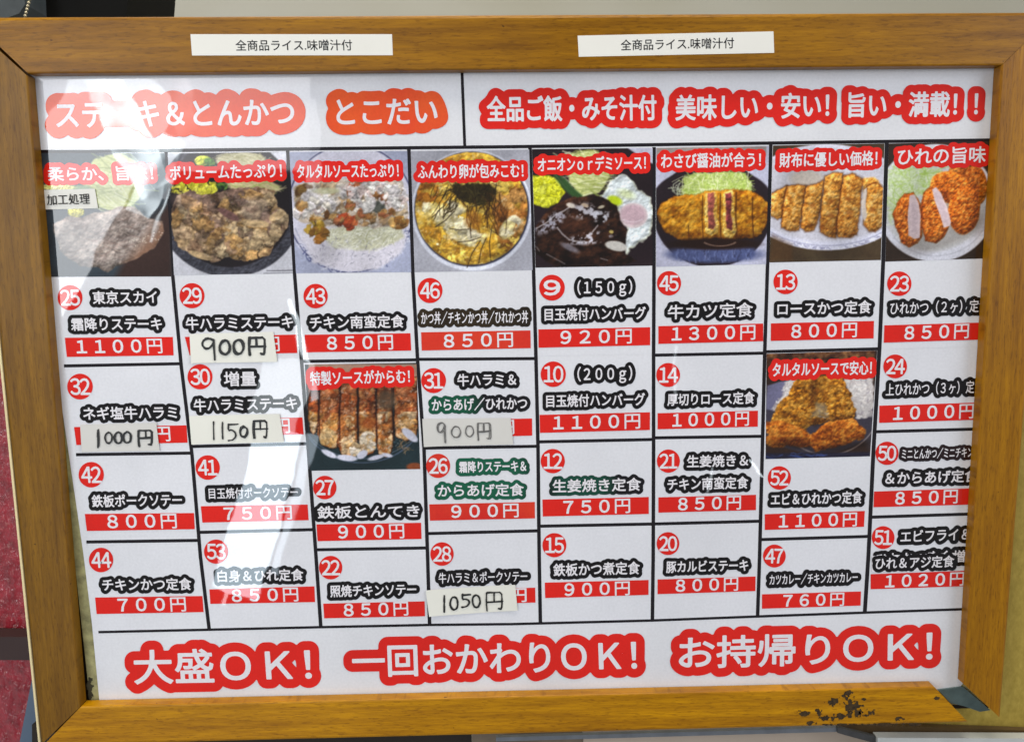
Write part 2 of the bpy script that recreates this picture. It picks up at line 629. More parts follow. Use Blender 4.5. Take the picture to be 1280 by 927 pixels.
class Paint:
    def __init__(s, quad, org, sc, n=168, seed=1):
        s.n = n
        q = [np.array(p, float) for p in quad]
        t = np.linspace(0, 1, n)
        u, v = np.meshgrid(t, t)
        u, v = u[..., None], v[..., None]
        s.px = (q[0]*(1-u)+q[1]*u)*(1-v)+(q[3]*(1-u)+q[2]*u)*v
        s.X, s.Y = (s.px[..., 0]-org[0])*sc, (s.px[..., 1]-org[1])*sc
        s.a = np.zeros((n, n, 3))
        s.seed = seed
        s.r = random.Random(seed)
        s.WX = s.X+(fbm(s.X, s.Y, 46, seed+500, 4, .6)-.5)*95
        s.WY = s.Y+(fbm(s.X, s.Y, 46, seed+600, 4, .6)-.5)*95

    def f(s, scale, octv=4, sx=1, sy=1, rot=0):
        s.seed += 1
        c, d = math.cos(rot), math.sin(rot)
        return fbm((s.X*c+s.Y*d)*sx, (-s.X*d+s.Y*c)*sy, scale, s.seed*7, octv)

    def col(s, c):
        return np.array(c, float)

    def put(s, m, c):
        m = np.clip(m, 0, 1)[..., None]
        s.a = s.a*(1-m)+np.asarray(c, float)*m

    def mul(s, m, k):
        m = np.clip(m, 0, 1)[..., None]
        s.a = s.a*(1-m)+s.a*np.asarray(k, float)*m

    def ell(s, cx, cy, rx, ry, rot=0, soft=8, wob=0.0, wsc=60):
        c, d = math.cos(rot), math.sin(rot)
        x, y = s.X-cx, s.Y-cy
        u, v = (x*c+y*d)/rx, (-x*d+y*c)/ry
        r = np.sqrt(u*u+v*v)
        if wob:
            r = r+(s.f(wsc, 3)-.5)*wob
        return np.clip((1-r)*min(rx, ry)/soft+.5, 0, 1)

    def ringm(s, cx, cy, rx, ry, w, a0=None, a1=None):
        x, y = (s.X-cx)/rx, (s.Y-cy)/ry
        r = np.sqrt(x*x+y*y)
        m = np.clip(1-abs(r-1)*min(rx, ry)/w, 0, 1)
        if a0 is not None:
            ang = np.degrees(np.arctan2(y, x))
            m = m*((ang > a0) & (ang < a1))
        return m

    def poly(s, pts, soft=7, wob=0, wsc=40):
        X, Y = s.X, s.Y
        if wob:
            X = X+(s.f(wsc, 3)-.5)*wob
            Y = Y+(s.f(wsc, 3)-.5)*wob
        ins = np.zeros(X.shape, bool)
        dist = np.full(X.shape, 1e9)
        for (ax, ay), (bx, by) in zip(pts, pts[1:]+pts[:1]):
            if ay != by:
                c = ((ay > Y) != (by > Y)) & (X < (bx-ax)*(Y-ay)/(by-ay)+ax)
                ins ^= c
            dx, dy = bx-ax, by-ay
            t = np.clip(((X-ax)*dx+(Y-ay)*dy)/(dx*dx+dy*dy+1e-9), 0, 1)
            dist = np.minimum(dist, np.hypot(X-ax-t*dx, Y-ay-t*dy))
        sd = np.where(ins, dist, -dist)
        s.sd = sd
        return np.clip(sd/soft+.5, 0, 1)

    def line(s, x0, y0, x1, y1, w, c, al=1.0, bend=0.0):
        mx, my = (x0+x1)/2-(y1-y0)*bend, (y0+y1)/2+(x1-x0)*bend
        m = np.zeros(s.X.shape)
        for (ax, ay, bx, by) in ((x0, y0, mx, my), (mx, my, x1, y1)):
            dx, dy = bx-ax, by-ay
            t = np.clip(((s.X-ax)*dx+(s.Y-ay)*dy)/(dx*dx+dy*dy+1e-9), 0, 1)
            m = np.maximum(m, np.clip(1.2-np.hypot(s.X-ax-t*dx, s.Y-ay-t*dy)/w, 0, 1))
        s.put(m*al, c)

    def strands(s, mask, n, L, w, pal, al=.8, ang=None, spread=3.2):
        ys, xs = np.nonzero(mask > .5)
        for _ in range(n):
            if not len(xs):
                return
            k = s.r.randrange(len(xs))
            x, y = s.X[ys[k], xs[k]], s.Y[ys[k], xs[k]]
            a = (ang if ang is not None else 0)+(s.r.random()-.5)*spread
            l = L*(.5+s.r.random())
            s.line(x-l*math.cos(a)/2, y-l*math.sin(a)/2, x+l*math.cos(a)/2, y+l*math.sin(a)/2, w*(.7+.6*s.r.random()),
                   s.r.choice(pal), al, (s.r.random()-.5)*.5)

    def pile(s, mask, n, rx, ry, pal, dark=.55, al=1.0, wob=.5, rot=None):
        """overlapping lumps, each rounded and a little darker at its lower edge"""
        ys, xs = np.nonzero(mask > .5)
        streak = s.f(30, 4, 1, 2.4, s.r.random()*3)
        for _ in range(n):
            k = s.r.randrange(len(xs))
            cx, cy = s.X[ys[k], xs[k]], s.Y[ys[k], xs[k]]
            a, b = rx*(.6+.8*s.r.random()), ry*(.6+.8*s.r.random())
            th = s.r.random()*3.14 if rot is None else rot+(s.r.random()-.5)*.6
            c, d = math.cos(th), math.sin(th)
            x, y = s.WX-cx, s.WY-cy
            u, v = (x*c+y*d)/a, (-x*d+y*c)/b
            r = np.sqrt(u*u+v*v)+(s.f(max(a, b)*.8, 2)-.5)*wob
            m = np.clip((1-r)*min(a, b)/6+.5, 0, 1)*mask
            base = np.array(s.r.choice(pal), float)*(.88+.24*s.r.random())
            out = np.clip((1.28-r)*min(a, b)/10, 0, 1)*mask*(y > -b*.3)
            s.mul(out*.42*al, (dark, dark*.95, dark*.9))
            lit = np.clip(1.04-.20*(y/max(a, b))-.18*np.clip(r, 0, 1)**3+(streak-.5)*.5, .5, 1.35)
            s.put(m*al*.9, base*lit[..., None])

    def crumb(s, mask, lo, mid, hi, sc=26):
        g = s.f(sc, 4)*.6+s.f(sc*.45, 3)*.4
        g = np.clip((g-.5)*2.8+.5, 0, 1)[..., None]
        lo, mid, hi = map(s.col, (lo, mid, hi))
        c = np.where(g < .5, lo+(mid-lo)*g*2, mid+(hi-mid)*(g*2-1))
        # the picture's own light: crust catching it from above
        h = s.blur(np.clip(mask, 0, 1), 5)*2.2 + s.f(sc*.7, 4)*1.1
        gy, gx = np.gradient(h)
        s.put(mask, c*np.clip(1+gy*1.8+gx*.8, .6, 1.35)[..., None])

    def blur(s, m, k):
        for _ in range(3):
            for ax in (0, 1):
                m = sum(np.roll(m, d, ax) for d in range(-k, k+1))/(2*k+1)
        return m

    def gloss(s, mask, amt=.5, sc=12, thr=.62, c=(236, 230, 222)):
        g = s.f(sc, 3)*.55+s.f(sc*4, 3)*.45
        s.put(np.clip((g-thr)*9, 0, 1)*mask*amt, c)

    def relief(s, mask, sc=24, k=3.0, stretch=1.8):
        h = s.f(sc, 5, 1, stretch, .5)*1.3+s.f(sc*2.6, 4, 1, 1.3, -.4)*2.2
        gy, gx = np.gradient(h)
        s.mul(mask, np.repeat(np.clip(1+gy*k+gx*k*.5, .5, 1.5)[..., None], 3, 2))

    def shade_edge(s, w, k):
        """darken just inside the outline of the last polygon (the turned edge of the fried coat)"""
        m = np.clip(1-s.sd/w, 0, 1)*(s.sd > -6)
        s.mul(m, k)

    def finish(s, parent):
        s.a *= (1+(s.f(9, 2)-.5)*.18)[..., None]
        s.a *= (1+(s.f(260, 2)-.5)*.35)[..., None]
        e = np.pad(s.a, ((1, 1), (1, 1), (0, 0)), 'edge')
        s.a = s.a*.5+(e[:-2, 1:-1]+e[2:, 1:-1]+e[1:-1, :-2]+e[1:-1, 2:])*.125
        s.a = (s.a-120)*1.1+118
        c = lin(np.clip(s.a, 0, 255))
        n = s.n
        v = cast(s.px.reshape(-1, 2), -2.5*MM)
        me = bpy.data.meshes.new('food_photo')
        i = np.arange(n*n).reshape(n, n)
        fc = np.stack([i[1:, :-1], i[1:, 1:], i[:-1, 1:], i[:-1, :-1]], -1).reshape(-1, 4)
        me.from_pydata(v.tolist(), [], fc.tolist())
        at = me.color_attributes.new('ink', 'FLOAT_COLOR', 'POINT')
        at.data.foreach_set('color', np.hstack([c.reshape(-1, 3), np.ones((n*n, 1))]).ravel().astype(np.float32))
        me.materials.append(M['photo'])
        o = bpy.data.objects.new('food_photo', me)
        C.objects.link(o)
        o.parent = parent
        o.matrix_parent_inverse = Matrix.Translation(-parent_loc(parent))
        return o


def food_sliced_steak(q, parent):
    p = Paint(q, (40, 180), 5.456, seed=11)
    p.a[:] = (58, 66, 74)
    p.put(p.f(120)-.3, (70, 84, 92))
    p.put(p.poly([(720, 600), (960, 380), (960, 930), (560, 930)], 60), (62, 46, 42))
    cab = p.ell(560, 260, 210, 190, .1, 10, .15)
    p.put(cab, (188, 192, 132))
    p.strands(cab, 70, 170, 5, [(205, 208, 160), (160, 168, 100), (215, 215, 180), (128, 140, 76)], .7, ang=.35, spread=.9)
    p.put(p.ell(330, 320, 90, 40, 0, 12), (120, 140, 110))
    y = p.ell(300, 460, 55, 42, 0, 8, .3, 20)
    p.crumb(y, (190, 180, 60), (215, 208, 90), (235, 230, 120), 14)
    p.crumb(p.ell(170, 295, 120, 22, 0, 8), (190, 185, 110), (215, 208, 130), (220, 215, 150), 14)
    meat = p.poly([(140, 545), (250, 490), (345, 505), (420, 470), (520, 455), (600, 425), (700, 430), (775, 500), (890, 530), (900, 600), (840, 700), (700, 790), (570, 835), (510, 880), (455, 840), (330, 835), (270, 795), (200, 740), (160, 640)], 8, 18)
    sd = p.sd.copy()
    p.crumb(meat, (116, 104, 98), (146, 134, 128), (172, 160, 152), 60)  # greyed meat: the glare's veil is put into this colour
    for _ in range(70):
        x = 150+p.r.random()*650
        yy = 480+p.r.random()*350
        m0 = p.a.copy()
        p.line(x, yy, x+60+90*p.r.random(), yy+20-40*p.r.random(), 4, (192, 176, 164) if p.r.random() < .6 else (118, 92, 84), .4, .2)
        p.a = m0*(1-meat[..., None])+p.a*meat[..., None]
    p.mul(np.clip(1-sd/26, 0, 1)*(sd > 0)*.5, (.72, .66, .6))
    p.relief(meat, 80, 1.2, 2.0)
    p.gloss(meat, .25, 10, .6)
    p.put(meat*np.clip((p.X*.8+p.Y*.6-960)/90, 0, 1)*.75, (142, 104, 82))  # browner lower right, left free of the painted veil
    for yy in range(0, 30):
        x = 640+p.r.random()*250
        p.put(p.ell(x, 900-x*.28+p.r.random()*60-60, 4, 3, 0, 2)*meat, (230, 220, 205))
    return p.finish(parent)


def food_grilled_slices(q, parent):
    p = Paint(q, (205, 180), 5.453, seed=21)
    p.a[:] = (196, 196, 204)
    p.put(p.ell(450, 420, 500, 485, 0, 10), (66, 66, 74))
    p.crumb(p.ell(450, 420, 500, 485, 0, 10)*.6, (50, 50, 58), (68, 68, 78), (88, 90, 100), 22)
    p.put(p.ell(450, 400, 430, 440, 0, 12), (34, 29, 32))
    p.line(700, 862, 880, 862, 3, (60, 58, 66))
    p.line(680, 884, 880, 884, 4, (32, 30, 40))
    cb = p.ell(520, 110, 170, 50, -.05, 6, .2)
    p.put(cb, (202, 196, 160))
    p.strands(cb, 40, 120, 4, [(225, 220, 190), (170, 165, 120)], .7, ang=.1, spread=1)
    c2 = p.ell(620, 290, 180, 48, .05, 8, .2)
    p.put(c2, (196, 182, 140))
    p.strands(c2, 30, 120, 4, [(215, 208, 160), (150, 170, 90)], .6, ang=.1, spread=.8)
    p.crumb(p.ell(270, 115, 60, 35, 0, 6, .3), (150, 165, 50), (200, 205, 70), (225, 220, 110), 20)
    p.crumb(p.ell(310, 125, 40, 30, .4, 6, .3), (50, 80, 30), (80, 120, 50), (110, 150, 70), 20)
    corn = p.ell(215, 300, 165, 60, -.05, 6, .3, 30)
    p.pile(corn, 120, 16, 13, [(212, 208, 70), (228, 222, 96), (196, 190, 54)], .6)
    p.pile(p.ell(395, 290, 40, 28), 14, 20, 12, [(70, 110, 50), (50, 84, 40), (100, 130, 60)], .6)
    meat = p.poly([(50, 470), (90, 350), (180, 320), (260, 350), (380, 330), (460, 310), (640, 290), (750, 310), (780, 430), (850, 480), (852, 560), (780, 660), (710, 760), (560, 795), (440, 770), (340, 805), (180, 745), (90, 700), (60, 600)], 6, 30)
    p.put(meat, (120, 92, 70))
    p.pile(meat, 46, 120, 70, [(180, 154, 124), (162, 136, 112), (186, 158, 120), (154, 126, 110), (170, 140, 100)], .4, wob=.5)
    p.pile(meat, 34, 78, 38, [(184, 160, 124), (160, 130, 104), (192, 170, 136), (142, 114, 100), (174, 138, 90)], .38, wob=.5)
    p.mul(meat*np.clip((p.f(40, 4, 1, 2.2, .6)-.52)*5, 0, 1)*.55, (.55, .48, .44))
    for (x, y, w, h, a) in ((620, 540, 95, 26, .1), (770, 490, 60, 26, -.5), (250, 760, 90, 24, .3)):
        p.put(p.ell(x, y, w, h, a, 6, .3), (196, 168, 128))
    p.put(p.ell(440, 480, 80, 26, .5, 8, .2), (112, 82, 78))
    p.put(p.ell(620, 440, 95, 85, 0, 30, .2)*.45, (148, 130, 122))
    p.put(p.ell(160, 380, 110, 60, 0, 30, .2)*.4, (150, 126, 122))
    p.relief(meat, 95, 2.6, 1.6)
    p.gloss(meat, .2, 12, .62)
    p.put(p.poly([(720, 55), (835, 55), (835, 150), (790, 120)], 6), (212, 212, 222))
    return p.finish(parent)


def food_chicken_tartar(q, parent):
    p = Paint(q, (355, 180), 5.453, seed=31)
    p.a[:] = (158, 162, 184)
    p.put(p.ell(455, 440, 440, 445, 0, 8), (196, 194, 208))
    p.put(p.ringm(455, 440, 428, 436, 9), (52, 56, 92))
    p.put(p.ringm(455, 436, 402, 400, 7, 20, 160)*.6, (120, 124, 150))
    p.strands(p.ringm(455, 440, 430, 436, 26, 15, 165), 60, 40, 5, [(60, 66, 104), (210, 210, 222), (160, 164, 188)], .7, ang=.3, spread=2)
    p.put(p.poly([(95, 600), (300, 560), (700, 560), (840, 620), (820, 720), (640, 850), (420, 868), (200, 800)], 20, 30), (200, 196, 206))
    rice = p.poly([(250, 620), (400, 540), (800, 540), (820, 640), (600, 730), (330, 700)], 20, 30)
    p.put(rice, (186, 184, 160))
    p.strands(rice, 170, 60, 3.2, [(214, 214, 186), (156, 156, 124), (200, 200, 190), (226, 226, 214)], .75, ang=-.4, spread=2.2)
    p.strands(p.ell(480, 740, 300, 110), 90, 18, 3, [(150, 148, 164), (226, 224, 232), (120, 118, 134)], .7)
    top = p.poly([(60, 300), (200, 240), (800, 240), (850, 420), (840, 560), (620, 570), (480, 560), (240, 570), (90, 520)], 10, 30)
    p.put(top, (178, 164, 150))
    p.pile(top, 60, 46, 26, [(190, 180, 170), (168, 140, 108), (200, 192, 182), (176, 156, 128)], .7)
    for x, y, n, pal in ((150, 330, 10, [(140, 110, 60), (110, 76, 40), (160, 120, 64)]), (200, 560, 12, [(150, 124, 44), (172, 138, 50), (110, 76, 30)]),
                         (240, 620, 8, [(150, 100, 40), (126, 90, 40)]), (430, 530, 16, [(160, 70, 40), (140, 60, 36), (178, 100, 60), (150, 90, 40)]),
                         (780, 520, 12, [(150, 116, 60), (120, 84, 44), (170, 136, 84)]), (560, 500, 8, [(110, 90, 60), (146, 116, 80)]),
                         (470, 300, 8, [(160, 84, 60), (130, 80, 50)]), (690, 350, 8, [(130, 80, 66), (150, 120, 90)])):
        p.pile(p.ell(x, y, 75, 62, 0, 8), n, 34, 24, pal, .5)
    p.put(p.ell(640, 430, 55, 42, .2, 10, .3)*.9, (78, 82, 76))
    w = np.maximum(np.maximum(p.ell(230, 400, 130, 90, .2, 8, .3), p.ell(110, 470, 50, 50, 0, 8, .3)), np.maximum(p.ell(500, 370, 130, 90, .6, 8, .3), p.ell(750, 370, 100, 90, .3, 8, .3)))
    w = np.maximum(w, p.ell(620, 300, 120, 50, 0, 8, .3))
    p.pile(w, 150, 34, 22, [(208, 202, 204), (222, 218, 214), (196, 190, 190), (214, 206, 192), (200, 182, 178)], .68)
    for x, y, k in ((140, 420, 3), (350, 520, 6), (430, 420, 4), (560, 470, 5), (700, 470, 6), (640, 360, 3), (250, 480, 4)):
        p.pile(p.ell(x, y, 60, 46, 0, 8), k, 36, 24, [(150, 112, 66), (128, 88, 50), (170, 134, 84), (146, 90, 60)], .45)
    p.relief(top, 60, 1.6, 1.3)
    p.gloss(top, .25, 10, .62)
    p.put(p.ell(290, 320, 90, 22, 0, 10, .2)*.8, (172, 172, 140))
    return p.finish(parent)


def food_egg_bowl(q, parent):
    p = Paint(q, (505, 180), 5.453, seed=41)
    p.a[:] = (168, 168, 178)
    p.put(p.ell(462, 452, 412, 412, 0, 6), (206, 208, 220))
    p.put(p.ell(462, 444, 392, 392, 0, 8), (56, 56, 74))
    c = p.ell(458, 440, 382, 384, 0, 8, .03)
    p.crumb(c, (150, 106, 36), (196, 156, 60), (214, 186, 104), 80)
    p.pile(c, 60, 60, 34, [(206, 168, 62), (190, 146, 48), (214, 184, 90), (176, 128, 44)], .6, wob=.8)
    rb = c*p.ell(740, 470, 130, 240, .1, 40, .3)
    p.pile(rb, 26, 50, 34, [(140, 92, 40), (160, 108, 54), (118, 74, 32), (178, 132, 76)], .55, wob=.7)
    p.pile(c*p.ell(150, 320, 90, 80), 12, 40, 26, [(190, 128, 44), (160, 100, 36)], .6)
    wm = c*np.maximum(np.maximum(p.ell(330, 500, 120, 110, .4, 20, .4), p.ell(160, 440, 80, 44, 0, 20, .3)), np.maximum(p.ell(440, 630, 130, 60, .2, 20, .4), p.ell(720, 570, 50, 90, .7, 12, .3)))
    p.pile(wm, 50, 50, 30, [(206, 196, 160), (216, 206, 176), (194, 180, 130), (206, 188, 120)], .75, wob=.7)
    p.put(wm*(p.f(50)-.42)*1.5, (220, 212, 190))
    p.relief(c, 80, 1.9, 1.3)
    p.gloss(c, .4, 10, .6, (250, 240, 210))
    nori = p.poly([(340, 275), (600, 270), (640, 330), (600, 400), (480, 420), (380, 380), (320, 330)], 12, 50)
    p.put(nori, (50, 42, 20))
    p.strands(nori, 60, 90, 4, [(36, 28, 16), (70, 58, 26), (54, 46, 20), (84, 76, 44)], .7)
    p.strands(p.poly([(180, 330), (340, 300), (400, 430), (220, 480)], 10), 26, 120, 3.6, [(44, 34, 20), (60, 50, 28)], .9, ang=-.9, spread=1)
    p.strands(p.poly([(400, 400), (660, 380), (680, 560), (430, 600)], 10), 34, 130, 3.6, [(60, 40, 20), (84, 56, 28), (50, 36, 22)], .85, ang=1.4, spread=1)
    p.put(p.ell(470, 520, 55, 60, 0, 30, .3)*.5, (160, 96, 30))
    for l in ((215, 565, 340, 460), (365, 668, 525, 635), (520, 660, 430, 840), (560, 640, 510, 810), (600, 560, 592, 800), (630, 270, 628, 400), (455, 540, 458, 640), (310, 575, 440, 580), (190, 500, 250, 440)):
        p.line(*l, 4.2, (44, 34, 26), .9, .06)
    p.strands(p.ringm(458, 444, 345, 350, 22, 30, 150), 40, 40, 5, [(190, 150, 50), (120, 84, 30), (206, 176, 60), (96, 66, 26)], .7, ang=.5, spread=2)
    p.put(p.ell(228, 682, 9, 7, 0, 3), (250, 245, 200))
    return p.finish(parent)


def food_hamburg(q, parent):
    p = Paint(q, (660, 175), 5.618, seed=51)
    p.a[:] = (44, 33, 38)
    p.put(p.poly([(690, 50), (880, 50), (880, 170), (780, 110)], 8), (196, 196, 214))
    cab = p.poly([(280, 100), (470, 70), (560, 120), (570, 260), (500, 370), (380, 400), (290, 300)], 10, 20)
    p.put(cab, (188, 192, 128))
    p.strands(cab, 90, 150, 5, [(212, 214, 166), (164, 172, 96), (222, 222, 190), (140, 152, 82)], .7, ang=.15, spread=.9)
    corn = p.poly([(30, 250), (150, 245), (215, 280), (262, 370), (210, 440), (140, 478), (30, 450)], 8, 16)
    p.put(corn, (150, 150, 20))
    p.pile(corn, 230, 15, 12, [(208, 208, 40), (222, 224, 62), (192, 192, 30), (228, 230, 90)], .5)
    for l in ((190, 250, 330, 400), (225, 255, 350, 400), (255, 280, 370, 395)):
        p.line(*l, 17, (52, 80, 44), 1, .05)
        p.line(l[0]+8, l[1]-2, l[2]+8, l[3]-6, 4, (96, 128, 84), .6, .05)
    egg = p.poly([(500, 400), (560, 310), (650, 235), (700, 250), (750, 300), (800, 350), (855, 400), (878, 520), (870, 640), (790, 720), (700, 802), (675, 700), (690, 640), (640, 520), (630, 460), (570, 420)], 9, 60, 70)
    esd = p.sd.copy()
    p.put(egg, (196, 204, 206))
    p.put(egg*(p.f(70)-.35)*1.4, (224, 228, 232))
    p.put(egg*np.clip(1-esd/14, 0, 1)*.6, (190, 188, 150))
    p.relief(egg, 60, 1.6, 1.2)
    p.put(p.ell(610, 425, 55, 32, .3, 16, .2), (188, 208, 40))
    p.put(p.ell(690, 380, 60, 30, .3, 30)*.5, (206, 216, 130))
    p.put(p.ell(738, 530, 104, 88, 0, 12), (204, 188, 190))
    p.put(p.ell(738, 526, 88, 70, 0, 20), (186, 160, 168))
    p.put(p.ringm(735, 545, 70, 30, 6, 20, 160)*.6, (222, 214, 220))
    sauce = p.poly([(60, 600), (130, 500), (220, 440), (320, 400), (480, 390), (560, 420), (630, 470), (650, 560), (692, 640), (690, 720), (680, 790), (760, 850), (600, 890), (200, 890), (60, 800)], 10, 16)
    p.crumb(sauce, (30, 18, 14), (46, 28, 20), (72, 46, 32), 90)
    p.put(sauce*p.ell(330, 600, 130, 80, .3, 40)*.5, (84, 52, 36))
    p.relief(sauce, 90, 3.0, 1.4)
    hl = np.clip((p.f(34, 5)-.52)*9, 0, 1)
    p.put(hl*p.ell(430, 510, 150, 60, .15, 40, .3), (178, 174, 182))
    p.put(hl*p.ell(520, 545, 80, 40, .4, 30, .3), (204, 204, 214))
    hl2 = np.clip((p.f(26, 5)-.5)*9, 0, 1)
    p.put(hl2*p.ell(160, 580, 130, 50, -.6, 30, .3), (150, 146, 156))
    p.put(hl2*p.ell(430, 690, 160, 40, -.15, 20, .3), (190, 186, 196))
    for l in ((60, 620, 200, 520), (200, 520, 300, 465), (205, 615, 290, 700), (290, 700, 400, 712), (400, 690, 490, 600)):
        p.line(*l, 6, (190, 186, 192), .8, .05)
    p.put(p.ell(300, 460, 30, 16, .3, 6, .3), (200, 190, 180))
    p.put(p.ell(400, 458, 26, 12, .3, 6, .3), (180, 160, 140))
    p.put(p.ell(515, 470, 24, 10, -.3, 6, .3), (190, 180, 160))
    p.put(p.ell(620, 745, 75, 34, .2, 8, .2), (196, 192, 186))
    p.put(p.ell(290, 755, 70, 22, .45, 14, .3)*.8, (140, 134, 144))
    p.put(p.ell(585, 645, 16, 12, .3, 5), (188, 168, 100))
    for l in ((130, 800, 260, 870), (510, 830, 560, 845), (60, 750, 80, 780)):
        p.line(*l, 4, (170, 166, 170), .7)
    return p.finish(parent)


def food_beef_cutlet(q, parent):
    p = Paint(q, (810, 175), 5.618, seed=61)
    p.a[:] = (186, 186, 206)
    p.put(p.ell(452, 520, 412, 372, 0, 8), (42, 32, 38))
    p.put(p.ell(452, 420, 420, 230, 0, 8), (46, 36, 42))
    p.put(p.poly([(60, 45), (830, 45), (830, 110), (60, 110)], 8)*.8, (140, 130, 120))
    cab = p.poly([(240, 400), (250, 260), (330, 230), (650, 225), (730, 290), (720, 380), (480, 400)], 12, 30)
    p.put(cab, (176, 192, 110))
    p.strands(cab, 180, 110, 4, [(206, 216, 156), (162, 186, 84), (224, 228, 188), (146, 164, 90), (190, 206, 116)], .8)
    p.strands(p.ell(215, 340, 40, 30), 8, 70, 4, [(190, 196, 170)], .9)
    cut = p.poly([(60, 510), (95, 445), (180, 400), (260, 385), (330, 385), (400, 362), (470, 360), (560, 345), (640, 350), (740, 362), (800, 400), (842, 450), (842, 560), (800, 660), (740, 690), (630, 690), (600, 705), (540, 710), (470, 680), (390, 725), (300, 725), (200, 690), (110, 640), (80, 580)], 8, 22, 24)
    p.crumb(cut, (136, 82, 14), (182, 124, 30), (206, 156, 58), 44)
    p.shade_edge(26, (.86, .78, .66))
    p.gloss(cut, .25, 9, .6, (230, 190, 110))
    p.mul(cut*np.clip((p.Y-600)/130, 0, 1)*.7, (.62, .52, .45))
    for x0, y0, x1, y1, w in ((385, 390, 388, 700, 5), (285, 600, 290, 720, 5), (620, 370, 625, 700, 8), (735, 400, 742, 690, 7), (510, 380, 512, 690, 7)):
        p.line(x0, y0, x1, y1, w, (74, 40, 12), .8, .02)
    for pts, inner, mid in (([(400, 372), (470, 360), (488, 400), (480, 520), (500, 600), (490, 650), (450, 672), (405, 650), (395, 520)], [(418, 375), (462, 368), (470, 420), (458, 500), (478, 600), (462, 628), (425, 620), (420, 520)], (152, 84, 72)),
                            ([(525, 372), (590, 355), (608, 400), (608, 560), (622, 640), (590, 690), (540, 680), (520, 640), (530, 500)], [(540, 378), (584, 368), (590, 430), (580, 520), (596, 590), (590, 636), (548, 620), (548, 500)], (126, 58, 60))):
        p.crumb(p.poly(pts, 8, 12), (190, 140, 50), (212, 172, 84), (226, 196, 120), 26)
        p.crumb(p.poly(inner, 10, 10), [c*.8 for c in mid], mid, [min(255, c*1.22) for c in mid], 34)
    p.put(p.ell(470, 800, 330, 62, 0, 24, .2), (78, 86, 124))
    p.strands(p.ell(470, 800, 310, 50), 80, 34, 5, [(96, 106, 150), (44, 44, 66), (120, 130, 170), (60, 66, 96)], .6, ang=1.57, spread=1.2)
    p.put(p.ell(460, 730, 300, 40, 0, 20), (40, 24, 18))
    p.put(p.ringm(505, 690, 130, 54, 6, 30, 150), (130, 108, 96))
    return p.finish(parent)


def food_pork_cutlet(q, parent):
    p = Paint(q, (955, 170), 5.618, seed=71)
    p.a[:] = (74, 60, 44)
    p.put(p.f(120)-.35, (96, 84, 60))
    p.put(p.ell(440, 430, 590, 372, 0, 8), (214, 214, 230))
    p.put(p.ell(440, 410, 560, 330, 0, 20), (200, 198, 208))
    p.put(p.ringm(440, 420, 570, 350, 6, 20, 160)*.8, (150, 150, 176))
    p.strands(p.ringm(440, 425, 580, 362, 14, 30, 150), 60, 26, 4, [(120, 118, 150), (230, 230, 240)], .6, ang=.2, spread=1)
    p.put(p.ell(300, 300, 120, 60, 0, 30)*.5, (210, 190, 160))
    p.put(p.poly([(60, 690), (200, 760), (200, 880), (40, 880)], 30)*.5, (90, 60, 34))
    lo, mid, hi = (158, 98, 34), (204, 146, 66), (224, 180, 108)
    p.crumb(p.poly([(680, 300), (780, 290), (830, 360), (830, 420), (700, 400)], 10, 20), lo, mid, hi, 22)
    for pts in ([(40, 410), (90, 385), (160, 350), (135, 480), (125, 570), (100, 582), (40, 555)],
                [(165, 355), (220, 345), (292, 352), (270, 500), (240, 660), (185, 665), (122, 640), (135, 500)],
                [(300, 352), (360, 345), (418, 310), (400, 450), (385, 560), (350, 660), (300, 672), (260, 640), (275, 500)],
                [(430, 285), (480, 260), (552, 262), (540, 420), (522, 560), (505, 712), (450, 705), (395, 670), (400, 500), (420, 400)],
                [(562, 280), (620, 265), (690, 300), (680, 430), (668, 560), (650, 690), (600, 712), (520, 705), (515, 600), (535, 440)],
                [(730, 350), (790, 330), (840, 370), (840, 620), (780, 672), (735, 665), (700, 620), (712, 500)]):
        m = p.poly(pts, 6, 14, 22)
        p.mul(np.clip(1+p.sd/18, 0, 1)*(p.sd < 0)*.65, (.5, .38, .3))
        p.crumb(m, lo, mid, hi, 30)
        p.shade_edge(12, (.88, .78, .64))
        p.mul(m*np.clip((p.Y-560)/160, 0, 1)*.45, (.8, .68, .55))
    p.put(p.poly([(705, 375), (725, 360), (715, 470), (722, 560), (705, 600), (690, 560), (680, 470)], 8, 10), (212, 200, 190))
    for x, y in ((470, 460), (590, 440), (340, 490), (470, 560), (760, 520), (600, 540)):
        p.put(p.ell(x, y, 22, 16, .3, 14, .4)*.6, (156, 88, 34))
    return p.finish(parent)


